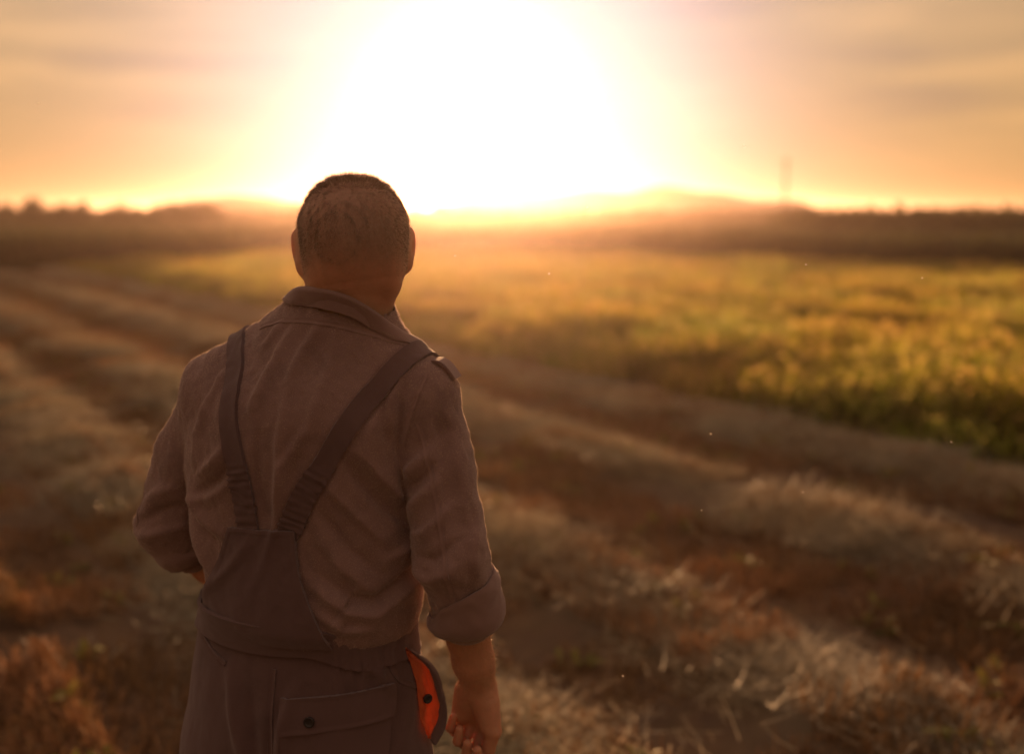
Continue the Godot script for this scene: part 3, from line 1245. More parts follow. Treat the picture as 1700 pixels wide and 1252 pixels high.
# palm, thumb and four bent fingers: down points along the hand, palm the way it faces, thumb to the thumb's side
func hand(p: Vector3, w: Vector3, down: Vector3, palm: Vector3, thumb: Vector3, curl: float) -> float:
	if p.distance_to(w + down * 0.08) > 0.2:
		return p.distance_to(w + down * 0.08) - 0.14
	var d := cone(p, w - down * 0.02, w + down * 0.025, 0.0255, 0.021)
	var spread := [0.03, 0.009, -0.012, -0.031]
	var reach := [0.09, 0.094, 0.088, 0.079]
	var lens := [[0.041, 0.025, 0.021], [0.045, 0.028, 0.022], [0.041, 0.026, 0.022], [0.033, 0.02, 0.019]]
	for k in 4:
		var knuckle: Vector3 = w + down * reach[k] + thumb * spread[k] - palm * (0.004 if k == 1 or k == 2 else 0.0)
		d = blend(d, cone(p, w + down * 0.015 + thumb * spread[k] * 0.5, knuckle, 0.0155, 0.0125), 0.022)
	d = blend(d, cone(p, w + down * 0.022 + thumb * 0.02 + palm * 0.008, w + down * 0.06 + thumb * 0.031 + palm * 0.017, 0.0175, 0.0165), 0.012)      # ball of the thumb
	d = blend(d, cone(p, w + down * 0.022 - thumb * 0.02 + palm * 0.008, w + down * 0.066 - thumb * 0.027 + palm * 0.013, 0.0175, 0.0155), 0.012)     # heel of the hand
	d += 0.0022 * exp(-pow(((p - w).dot(thumb) - 0.001) / 0.0035, 2.0)) * smoothstep(0.01, 0.03, (p - w).dot(down)) * (1.0 if (p - w).dot(palm) > 0.0 else 0.0)
	d += 0.0008 * exp(-pow(((p - w).dot(down) - 0.006 - 0.1 * (p - w).dot(thumb)) / 0.002, 2.0)) + 0.0006 * exp(-pow(((p - w).dot(down) + 0.002) / 0.002, 2.0))
	for k in 4:
		var at: Vector3 = w + down * reach[k] + thumb * spread[k] - palm * (0.004 if k == 1 or k == 2 else 0.0)
		var bend := 0.0
		var fat: float = [0.0098, 0.0102, 0.0096, 0.0086][k]
		var one := 9.0
		for j in 3:
			bend += curl * [0.75, 1.05, 0.7][j] * (1.0 + 0.06 * k)
			var to: Vector3 = at + (down * cos(bend) + palm * sin(bend) + thumb * 0.03).normalized() * lens[k][j]
			one = blend(one, cone(p, at, to, fat * (1.0 - 0.08 * j), fat * (0.94 - 0.1 * j)), 0.004)
			at = to
		d = blend(d, one, 0.005)
	var t0 := w + down * 0.03 + thumb * 0.026 + palm * 0.008
	var t1 := w + down * 0.066 + thumb * 0.043 + palm * 0.022
	var t2 := w + down * 0.098 + thumb * 0.038 + palm * 0.03
	var t3 := w + down * 0.121 + thumb * 0.022 + palm * 0.036
	d = blend(d, cone(p, t0, t1, 0.015, 0.012), 0.01)
	d = blend(d, cone(p, t1, t2, 0.0115, 0.0105), 0.004)
	return blend(d, cone(p, t2, t3, 0.0105, 0.0085), 0.004)


func right_hand(p: Vector3) -> float:
	var down := Vector3(-0.06, -1.0, -0.3).normalized()
	var palm := Vector3(-0.3, 0.05, 0.95)
	palm = (palm - down * palm.dot(down)).normalized()
	var d := hand(p, R_WRIST, down, palm, palm.cross(down), 1.2)
	return blend(d, forearm(p, R_ELBOW, R_WRIST), 0.012)


func left_hand(p: Vector3) -> float:
	var down := Vector3(0.55, -0.75, -0.15).normalized()
	var palm := Vector3(0.2, 0.0, 1.0)
	palm = (palm - down * palm.dot(down)).normalized()
	var d := hand(p, L_WRIST, down, palm, down.cross(palm), 0.5)
	return blend(d, forearm(p, L_ELBOW, L_WRIST), 0.012)


func inner_body(p: Vector3) -> float:                 # under the clothes
	var d := ribs.dist(p)
	d = blend(d, neck(p), 0.03)
	d = blend(d, cone(p, Vector3(0.05, 1.5, -0.012), Vector3(-0.148, 1.44, -0.008), 0.045, 0.038), 0.04)
	d = blend(d, cone(p, Vector3(0.05, 1.5, -0.012), Vector3(0.18, 1.435, 0.0), 0.045, 0.038), 0.04)
	d = blend(d, cone(p, Vector3(0.18, 1.435, 0.0), Vector3(0.214, 1.34, 0.018), 0.04, 0.039), 0.02)
	d = blend(d, cone(p, Vector3(0.214, 1.34, 0.018), R_ELBOW, 0.039, 0.035), 0.02)
	d = blend(d, cone(p, Vector3(-0.148, 1.435, -0.01), Vector3(-0.209, 1.33, -0.025), 0.04, 0.039), 0.02)
	d = blend(d, cone(p, Vector3(-0.209, 1.33, -0.025), L_ELBOW, 0.039, 0.035), 0.02)
	for s in [-1.0, 1.0]:
		d = blend(d, cone(p, Vector3(0.09 * s - 0.018, 0.86, 0.0), Vector3(0.115 * s - 0.018, 0.48, -0.005), 0.08, 0.055), 0.03)
		d = blend(d, cone(p, Vector3(0.115 * s - 0.018, 0.48, -0.005), Vector3(0.125 * s - 0.018, 0.1, 0.03), 0.055, 0.038), 0.03)
	return d


func cloth(c: Color, sheen := 1.0) -> StandardMaterial3D:
	var m := matte(c, 0.88)
	m.metallic_specular = 0.25
	m.rim_enabled = true
	m.rim = sheen
	m.rim_tint = 0.4
	m.vertex_color_use_as_albedo = true
	var weave := FastNoiseLite.new()
	weave.seed = 3
	weave.frequency = 0.11
	weave.fractal_octaves = 3
	var t := NoiseTexture2D.new()
	t.width = 256
	t.height = 256
	t.seamless = true
	t.noise = weave
	m.heightmap_enabled = true
	m.heightmap_texture = t
	m.heightmap_scale = 0.06
	m.uv1_triplanar = true
	m.uv1_scale = Vector3(38, 38, 38)
	return m


func cloth_tone(p: Vector3, _n: Vector3) -> Color:     # worn, unevenly faded cotton
	var g := 1.0 + 0.2 * rough.get_noise_3d(p.x * 9.0, p.y * 9.0, p.z * 9.0) + 0.16 * rough.get_noise_3d(p.x * 22.0, p.y * 14.0, p.z * 22.0) + 0.12 * rough.get_noise_3d(p.x * 42.0, p.y * 42.0, p.z * 42.0)
	return Color(g, g, g)


func skin_tone(p: Vector3, _n: Vector3) -> Color:
	var g := 1.0 + 0.12 * rough.get_noise_3d(p.x * 40.0, p.y * 40.0, p.z * 40.0) + 0.1 * rough.get_noise_3d(p.x * 130.0, p.y * 130.0, p.z * 130.0)
	var c := Color(0.46, 0.215, 0.125)
	var q := head_turn.inverse() * (p - SKULL)
	if q.length() < 0.16:
		var under := hair_share(q)
		c = c.lerp(Color(0.27, 0.145, 0.088), 0.8 * under)     # scalp under cropped hair
	return Color(c.r * g, c.g * g, c.b * g)


func hair_share(q: Vector3) -> float:                  # where hair grows, in the head's own axes
	if absf(q.x) > 0.082 and q.y < 0.014:
		return 0.0                                      # the ears
	var line := lerpf(-0.062, -0.012, smoothstep(0.03, -0.02, q.z))
	if q.z < -0.02:
		line = lerpf(-0.012, 0.055, smoothstep(-0.03, -0.075, q.z))
	var by_ear := smoothstep(0.082, 0.07, absf(q.x)) if q.y < 0.014 and q.z < 0.04 else 1.0
	return by_ear * smoothstep(line - 0.02, line + 0.03, q.y + 0.01 * rough.get_noise_2d(q.x * 50.0, q.z * 50.0))


func ribbon(f: Callable, path: PackedVector3Array, wide: float, off: float, thick: float, lift: Callable, waves = null) -> ArrayMesh:
	var rows: Array = []
	for i in path.size():
		var t := (path[mini(i + 1, path.size() - 1)] - path[maxi(i - 1, 0)]).normalized()
		var n := slope(f, path[i])
		var side := t.cross(n).normalized()
		var row := PackedVector3Array()
		for k in 7:
			var u := k / 3.0 - 1.0
			var w := wide
			var up := off
			if waves != null:
				var v: Vector2 = waves.call(float(i) / (path.size() - 1), u)
				up += v.x
				w *= v.y
			var edge := 0.0007 * (1.0 if absf(u) > 0.6 else 0.0)
			row.append(on_surface(f, path[i] + side * u * w * 0.5, up + edge, lift))
		rows.append(row)
	return sheet(rows, thick, slope(f, path[path.size() / 2]))


func stitches(path: PackedVector3Array, ns: PackedVector3Array, gap: float) -> ArrayMesh:
	var st := SurfaceTool.new()
	st.begin(Mesh.PRIMITIVE_TRIANGLES)
	var left := 0.0
	for i in path.size() - 1:
		var d := path[i].distance_to(path[i + 1])
		var t := left
		while t < d:
			var p := path[i].lerp(path[i + 1], t / d)
			var way := (path[i + 1] - path[i]).normalized()
			bar(st, p + ns[i] * 0.0003, p + ns[i] * 0.0003 + way * gap * 0.6, 0.0005, 0.0005, 4)
			t += gap
		left = t - d
	return st.commit()


func build_man() -> void:
	torso = Tube.new([[0.98, -0.004, 0.0, 0.155, 0.105, 0.11], [1.055, -0.001, 0.0, 0.16, 0.11, 0.115], [1.082, 0.002, 0.0, 0.17, 0.131, 0.122], [1.115, 0.004, 0.0, 0.174, 0.134, 0.125], [1.2, 0.0, 0.0, 0.183, 0.125, 0.125],
		[1.28, -0.006, 0.0, 0.193, 0.124, 0.123], [1.36, -0.002, 0.0, 0.196, 0.129, 0.118], [1.42, 0.008, -0.002, 0.188, 0.13, 0.108], [1.47, 0.016, -0.008, 0.162, 0.118, 0.094], [1.51, 0.028, -0.012, 0.125, 0.098, 0.08],
		[1.55, 0.045, -0.012, 0.09, 0.08, 0.07], [1.585, 0.06, -0.01, 0.072, 0.072, 0.062]])
	hips = Tube.new([[0.74, -0.018, 0.01, 0.2, 0.12, 0.11], [0.82, -0.014, 0.01, 0.2, 0.135, 0.125], [0.9, -0.014, 0.006, 0.198, 0.14, 0.13], [0.97, -0.014, 0.004, 0.193, 0.136, 0.13], [1.03, -0.013, 0.002, 0.184, 0.128, 0.126], [1.065, -0.012, 0.0, 0.179, 0.122, 0.122], [1.13, -0.006, 0.0, 0.172, 0.12, 0.12]])
	ribs = Tube.new([[0.84, -0.018, 0.0, 0.15, 0.1, 0.1], [1.0, -0.012, 0.0, 0.14, 0.085, 0.09], [1.2, -0.01, 0.0, 0.15, 0.09, 0.09], [1.38, 0.0, 0.0, 0.15, 0.095, 0.085], [1.46, 0.015, -0.005, 0.12, 0.08, 0.07], [1.5, 0.03, -0.01, 0.09, 0.07, 0.06]])
	make_folds()
	var man := MeshInstance3D.new()
	man.name = numbered("person")
	add_child(man)
	man.position = Vector3(-0.32, 0.0, -1.62)
	man.rotation_degrees.y = -12.0
	tag(man, "broad man with cropped hair in work shirt and bib overalls, seen from behind", "person")
	build_body(man)
	build_shirt(man)
	build_overalls(man)
	build_hair(man)
	build_boots(man)


func make_folds() -> void:
	strap_lines = [
		PackedVector2Array([Vector2(-0.104, 1.535), Vector2(-0.088, 1.496), Vector2(-0.078, 1.434), Vector2(-0.062, 1.372), Vector2(-0.053, 1.317), Vector2(-0.048, 1.255)]),
		PackedVector2Array([Vector2(0.185, 1.52), Vector2(0.165, 1.503), Vector2(0.12, 1.434), Vector2(0.08, 1.367), Vector2(0.046, 1.317), Vector2(0.024, 1.267), Vector2(0.012, 1.24)]),
	]
	# the back: ridges fall from the yoke and pull towards the braces and the waist
	fold(0, 0.0046, 0.011, [Vector2(0.006, 1.555), Vector2(-0.017, 1.496), Vector2(-0.038, 1.44)])
	fold(0, 0.004, 0.010, [Vector2(0.051, 1.561), Vector2(0.031, 1.525), Vector2(0.012, 1.47)])
	fold(0, 0.003, 0.008, [Vector2(-0.014, 1.562), Vector2(-0.042, 1.522)])
	fold(0, 0.0035, 0.012, [Vector2(0.076, 1.548), Vector2(0.066, 1.478), Vector2(0.052, 1.41)])
	fold(0, 0.0042, 0.011, [Vector2(0.018, 1.465), Vector2(0.01, 1.391), Vector2(0.002, 1.31)])
	fold(0, 0.005, 0.010, [Vector2(0.045, 1.41), Vector2(0.013, 1.361), Vector2(0.0, 1.298), Vector2(-0.003, 1.25)])
	fold(0, -0.003, 0.016, [Vector2(-0.02, 1.42), Vector2(-0.025, 1.33), Vector2(-0.02, 1.27)])
	fold(0, 0.003, 0.014, [Vector2(0.141, 1.44), Vector2(0.13, 1.36)])
	fold(0, 0.0055, 0.013, [Vector2(0.118, 1.385), Vector2(0.165, 1.31), Vector2(0.19, 1.275)], 2.0)
	fold(0, -0.005, 0.012, [Vector2(0.1, 1.365), Vector2(0.15, 1.29), Vector2(0.185, 1.25)])
	fold(0, 0.0045, 0.011, [Vector2(0.072, 1.335), Vector2(0.114, 1.282), Vector2(0.15, 1.235)], 2.0)
	fold(0, -0.0035, 0.010, [Vector2(0.055, 1.3), Vector2(0.101, 1.235), Vector2(0.14, 1.19)])
	fold(0, 0.004, 0.010, [Vector2(0.06, 1.25), Vector2(0.095, 1.2), Vector2(0.13, 1.165)])
	fold(0, 0.0075, 0.013, [Vector2(0.05, 1.18), Vector2(0.095, 1.142), Vector2(0.137, 1.13), Vector2(0.19, 1.168)], 2.0)
	fold(0, -0.006, 0.012, [Vector2(0.065, 1.19), Vector2(0.105, 1.16), Vector2(0.14, 1.152), Vector2(0.185, 1.19)])
	fold(0, 0.006, 0.010, [Vector2(0.058, 1.138), Vector2(0.093, 1.112), Vector2(0.135, 1.105)], 2.0)
	fold(0, 0.005, 0.011, [Vector2(0.15, 1.21), Vector2(0.178, 1.225), Vector2(0.19, 1.25)])
	fold(0, 0.0055, 0.011, [Vector2(-0.075, 1.389), Vector2(-0.1, 1.36), Vector2(-0.14, 1.33)], 2.0)
	fold(0, -0.004, 0.011, [Vector2(-0.07, 1.36), Vector2(-0.1, 1.33), Vector2(-0.14, 1.305)])
	fold(0, 0.0045, 0.01, [Vector2(-0.07, 1.335), Vector2(-0.11, 1.305), Vector2(-0.16, 1.29)])
	fold(0, 0.006, 0.012, [Vector2(-0.165, 1.31), Vector2(-0.14, 1.27), Vector2(-0.105, 1.245)])
	fold(0, -0.004, 0.01, [Vector2(-0.17, 1.27), Vector2(-0.14, 1.24), Vector2(-0.11, 1.225)])
	fold(0, 0.006, 0.011, [Vector2(-0.175, 1.25), Vector2(-0.15, 1.21), Vector2(-0.125, 1.17)])
	fold(0, 0.0038, 0.009, [Vector2(-0.085, 1.515), Vector2(-0.11, 1.477), Vector2(-0.13, 1.42)])
	fold(0, 0.0036, 0.010, [Vector2(-0.125, 1.44), Vector2(-0.145, 1.39), Vector2(-0.15, 1.34)])
	fold(0, -0.0045, 0.009, [Vector2(0.178, 1.49), Vector2(0.176, 1.43), Vector2(0.17, 1.36)])
	fold(0, 0.0035, 0.008, [Vector2(0.162, 1.48), Vector2(0.158, 1.41)])
	# right sleeve
	fold(1, 0.0042, 0.010, [Vector2(0.214, 1.482), Vector2(0.236, 1.433), Vector2(0.258, 1.344), Vector2(0.27, 1.28)])
	fold(1, 0.003, 0.008, [Vector2(0.205, 1.47), Vector2(0.213, 1.41)])
	fold(1, -0.003, 0.01, [Vector2(0.222, 1.44), Vector2(0.235, 1.37), Vector2(0.245, 1.3)])
	fold(1, 0.005, 0.011, [Vector2(0.172, 1.345), Vector2(0.19, 1.352), Vector2(0.215, 1.38)])
	fold(1, -0.004, 0.010, [Vector2(0.178, 1.32), Vector2(0.2, 1.335), Vector2(0.225, 1.36)])
	fold(1, 0.005, 0.011, [Vector2(0.18, 1.285), Vector2(0.2, 1.305), Vector2(0.225, 1.335)])
	fold(1, 0.0045, 0.011, [Vector2(0.19, 1.25), Vector2(0.215, 1.262), Vector2(0.25, 1.3)])
	fold(1, 0.005, 0.011, [Vector2(0.195, 1.2), Vector2(0.225, 1.195), Vector2(0.26, 1.215)])
	fold(1, -0.004, 0.010, [Vector2(0.2, 1.225), Vector2(0.23, 1.225), Vector2(0.26, 1.25)])
	fold(1, 0.004, 0.009, [Vector2(0.28, 1.3), Vector2(0.284, 1.24), Vector2(0.29, 1.18)])
	# left sleeve
	fold(2, 0.004, 0.010, [Vector2(-0.225, 1.41), Vector2(-0.262, 1.34), Vector2(-0.29, 1.27)])
	fold(2, 0.004, 0.012, [Vector2(-0.22, 1.29), Vector2(-0.25, 1.28), Vector2(-0.29, 1.25)])
	fold(2, -0.004, 0.011, [Vector2(-0.21, 1.26), Vector2(-0.25, 1.25), Vector2(-0.3, 1.22)])
	fold(2, 0.0045, 0.011, [Vector2(-0.21, 1.225), Vector2(-0.26, 1.21), Vector2(-0.31, 1.2)])
	# trousers
	fold(3, 0.004, 0.012, [Vector2(0.02, 1.02), Vector2(0.0, 0.95), Vector2(-0.01, 0.88)])
	fold(3, 0.004, 0.014, [Vector2(-0.09, 1.03), Vector2(-0.08, 0.96), Vector2(-0.05, 0.86)])
	fold(3, -0.004, 0.012, [Vector2(-0.05, 1.0), Vector2(-0.045, 0.9), Vector2(-0.03, 0.82)])
	fold(3, 0.004, 0.01, [Vector2(0.11, 1.05), Vector2(0.135, 1.03), Vector2(0.15, 1.0)])
	fold(3, 0.004, 0.012, [Vector2(0.165, 1.05), Vector2(0.172, 0.98), Vector2(0.168, 0.9)])
	fold(3, -0.004, 0.012, [Vector2(-0.018, 0.96), Vector2(-0.018, 0.8)])


var head_mesh: Array
var right_arm_mesh: Array
var left_arm_mesh: Array

func build_body(man: MeshInstance3D) -> void:
	var st := SurfaceTool.new()
	st.begin(Mesh.PRIMITIVE_TRIANGLES)
	var n := 0
	var m := skin_of(nape, Vector3(-0.05, 1.53, -0.15), Vector3(0.23, 1.82, 0.14), 0.008, 1)
	n = add_surface(st, m, skin_tone, n)
	head_mesh = m
	m = skin_of(right_hand, Vector3(0.15, 0.79, -0.16), Vector3(0.34, 1.19, 0.1), 0.006, 1)
	n = add_surface(st, m, skin_tone, n)
	right_arm_mesh = m
	m = skin_of(left_hand, Vector3(-0.34, 0.84, -0.3), Vector3(0.05, 1.19, 0.03), 0.006, 1)
	n = add_surface(st, m, skin_tone, n)
	left_arm_mesh = m
	m = skin_of(inner_body, Vector3(-0.34, 0.05, -0.16), Vector3(0.34, 1.6, 0.16), 0.016, 0)
	n = add_surface(st, m, skin_tone, n)
	man.mesh = st.commit()
	var skin := matte(Color.WHITE, 0.55)
	skin.albedo_color = Color.WHITE
	skin.vertex_color_use_as_albedo = true
	skin.metallic_specular = 0.45
	skin.subsurf_scatter_enabled = true
	skin.subsurf_scatter_strength = 0.45
	man.material_override = skin


func raised(m: Array, lift: Callable) -> void:
	var verts: PackedVector3Array = m[0]
	var ns: PackedVector3Array = m[2]
	for i in verts.size():
		verts[i] += ns[i] * lift.call(verts[i], ns[i])
	m[0] = verts
	m[2] = quad_normals(verts, m[1])


func build_shirt(man: Node3D) -> void:
	var fabric := cloth(Color(0.215, 0.125, 0.107))
	var m := skin_of(shirt, Vector3(-0.36, 0.98, -0.17), Vector3(0.36, 1.62, 0.17), 0.0085, 1)
	raised(m, shirt_lift)
	# the shirt ends at the neck and at the rolled sleeves
	var quads: PackedInt32Array = m[1]
	var kept := PackedInt32Array()
	for i in range(0, quads.size(), 4):
		var p: Vector3 = (m[0][quads[i]] + m[0][quads[i + 2]]) * 0.5
		if (p - Vector3(0.064, 1.585, -0.005)).dot(Vector3(0.25, 1.0, 0.22).normalized()) > 0.012 and absf(p.x - 0.064) < 0.09:
			continue
		for k in 4:
			kept.append(quads[i + k])
	m[1] = kept
	var st := SurfaceTool.new()
	st.begin(Mesh.PRIMITIVE_TRIANGLES)
	add_surface(st, m, cloth_tone, 0)
	var o := obj("shirt", st.commit(), fabric, man)
	lint("lint", m, 340000, Color(0.6, 0.45, 0.36), tinted(0.7, 1.0), 19, o)
	var trim := cloth(Color(0.215, 0.125, 0.107))
	trim.vertex_color_use_as_albedo = false
	# collar: from the stand at the neck over the fold and down to the edge of the leaf
	var top := spline([Vector3(0.07, 1.5, -0.13), Vector3(0.02, 1.55, -0.105), Vector3(-0.006, 1.585, -0.06), Vector3(0.001, 1.608, -0.005), Vector3(0.017, 1.617, 0.055), Vector3(0.06, 1.617, 0.083), Vector3(0.105, 1.604, 0.073), Vector3(0.135, 1.578, 0.042), Vector3(0.149, 1.55, -0.005), Vector3(0.165, 1.528, -0.05), Vector3(0.16, 1.5, -0.1), Vector3(0.12, 1.46, -0.135)], 90)
	var foot := spline([Vector3(0.02, 1.47, -0.15), Vector3(-0.03, 1.51, -0.12), Vector3(-0.032, 1.555, -0.06), Vector3(-0.022, 1.582, -0.005), Vector3(0.0, 1.594, 0.065), Vector3(0.058, 1.597, 0.1), Vector3(0.11, 1.581, 0.092), Vector3(0.148, 1.554, 0.055), Vector3(0.172, 1.526, 0.012), Vector3(0.19, 1.495, -0.045), Vector3(0.18, 1.465, -0.1), Vector3(0.14, 1.42, -0.14)], 90)
	var rows: Array = []
	var centre := Vector3(0.07, 1.56, -0.01)
	for r in 12:
		var row := PackedVector3Array()
		for i in 90:
			var outward := (top[i] - centre)
			outward.y = 0.0
			outward = outward.normalized()
			var low: Vector3 = on_surface(shirt, foot[i], 0.0045, shirt_lift)
			if r < 4:                                   # the stand
				var u := r / 3.0
				row.append((top[i] - outward * 0.006 - Vector3.UP * 0.03).lerp(top[i] - outward * 0.003, u))
			else:
				var u := (r - 4) / 7.0
				var p := top[i].lerp(low, u) + outward * 0.006 * sin(PI * sqrt(u)) + Vector3.UP * 0.002 * sin(PI * u)
				p += outward * 0.0012 * rough.get_noise_2d(i * 0.22, u * 2.0)
				row.append(p)
		rows.append(row)
	obj("collar", sheet(rows, 0.0018, Vector3.ZERO), trim, o)
	var path := PackedVector3Array()
	var ns := PackedVector3Array()
	for i in range(4, 86):
		path.append(rows[10][i].lerp(rows[11][i], 0.15))
		ns.append(slope(shirt, path[path.size() - 1]))
	obj("stitching", stitches(path, ns, 0.0045), matte(Color(0.26, 0.18, 0.14), 0.7), o)
	# yoke seam, armhole and sleeve seams: folded strips sewn down
	for seam in [
		[[Vector2(-0.058, 1.551), Vector2(-0.007, 1.566), Vector2(0.06, 1.566), Vector2(0.127, 1.548), Vector2(0.172, 1.528)], 0.009],
		[[Vector2(0.207, 1.488), Vector2(0.19, 1.435), Vector2(0.176, 1.385)], 0.007],
		[[Vector2(0.2, 1.42), Vector2(0.217, 1.362), Vector2(0.236, 1.287), Vector2(0.251, 1.205), Vector2(0.256, 1.15)], 0.007],
		[[Vector2(-0.252, 1.38), Vector2(-0.285, 1.29), Vector2(-0.302, 1.215)], 0.007],
	]:
		var guide: Array = []
		for q in seam[0]:
			guide.append(Vector3(q.x, q.y, 0.0))
		var line := PackedVector3Array()
		for q in spline(guide, 40):
			line.append(on_back(shirt, q.x, q.y, 0.0))
		obj("seam", ribbon(shirt, line, seam[1], 0.001, 0.003, shirt_lift), trim, o)
	# rolled sleeve ends
	cuff(o, trim, Vector3(0.243, 1.215, 0.045), Vector3(0.257, 1.113, 0.012), 0.0555, 1.0)
	cuff(o, trim, Vector3(-0.262, 1.21, -0.035), Vector3(-0.242, 1.17, -0.059), 0.055, -1.0)
	# shoulder tab standing up from the right shoulder
	rows = []
	for r in 9:
		var u := r / 8.0
		var row := PackedVector3Array()
		for c in 5:
			var w := (c / 4.0 - 0.5) * lerpf(0.04, 0.034, u)
			row.append(Vector3(0.208 + 0.037 * u, 1.506 - 0.008 * u + 0.004 * sin(PI * u) - 0.02 * u * u, 0.0 + w) + Vector3(0.0, 0.001, 0.0))
		rows.append(row)
	obj("shoulder_tab", sheet(rows, 0.004, Vector3.UP), trim, o)


func cuff(o: Node3D, mat: Material, elbow: Vector3, end: Vector3, radius: float, s: float) -> void:
	var d := (end - elbow).normalized()
	var u := Vector3(s, 0, 0)
	u = (u - d * u.dot(d)).normalized()
	var v := d.cross(u) * s
	var rows: Array = []
	for r in 15:
		var t := r / 14.0
		var row := PackedVector3Array()
		for k in 64:
			var a := k * TAU / 64
			var out := cos(a)
			var back := sin(a)
			var low := 0.007 + 0.012 * (0.5 - 0.5 * out) + 0.006 * sin(a * 2.0 + 0.6)
			var high := -0.04 - 0.03 * smoothstep(-0.7, 0.9, out + 0.15 * back) + 0.028 * smoothstep(0.2, 1.0, -out)
			var along := lerpf(high, low, t)
			var puff := 0.0045 * sin(PI * clampf(t * 1.05, 0.0, 1.0)) + 0.004 * t + 0.003 * smoothstep(0.0, 0.9, out) * (1.0 - t)
			puff += 0.0022 * rough.get_noise_2d(a * 2.4 + s * 5.0, t * 2.5) + 0.0016 * sin(t * 9.0 + a)
			var q := end + d * along + (u * out + v * back) * (radius + puff)
			row.append(q)
		rows.append(row)
	for t in [[0.0, -0.006], [-0.02, -0.007]]:           # turned in at the opening
		var row := PackedVector3Array()
		for k in 64:
			var last: Vector3 = rows[14][k]
			var a := k * TAU / 64
			row.append(last + d * t[0] - (u * cos(a) + v * sin(a)) * -t[1])
		rows.append(row)
	obj("cuff", sheet(rows, 0.003, Vector3.ZERO, true), mat, o)


func patch(f: Callable, a: Array, b: Array, n: int, m: int, off: float, lift: Callable, bump: Callable) -> ArrayMesh:   # between a left-hand and a right-hand line of (x, y)
	var ga: Array = []
	var gb: Array = []
	for q in a:
		ga.append(Vector3(q.x, q.y, 0))
	for q in b:
		gb.append(Vector3(q.x, q.y, 0))
	var la := spline(ga, n)
	var lb := spline(gb, n)
	var rows: Array = []
	for r in n:
		var row := PackedVector3Array()
		for c in m:
			var u := c / (m - 1.0)
			var q := la[r].lerp(lb[r], u)
			row.append(on_back(f, q.x, q.y, off + bump.call(u, r / (n - 1.0), q), lift))
		rows.append(row)
	return sheet(rows, 0.009, Vector3.BACK)


func shirt_and_trousers(p: Vector3) -> float:
	return minf(shirt(p) if p.y > 1.07 else 9.0, trousers(p)) if p.y < 1.13 else shirt(p)


func half_lift(p: Vector3, n: Vector3) -> float:
	return 0.3 * shirt_lift(p, n) if p.y > 1.08 else 0.0


func strap_lift(p: Vector3, n: Vector3) -> float:
	return 0.8 * shirt_lift(p, n)


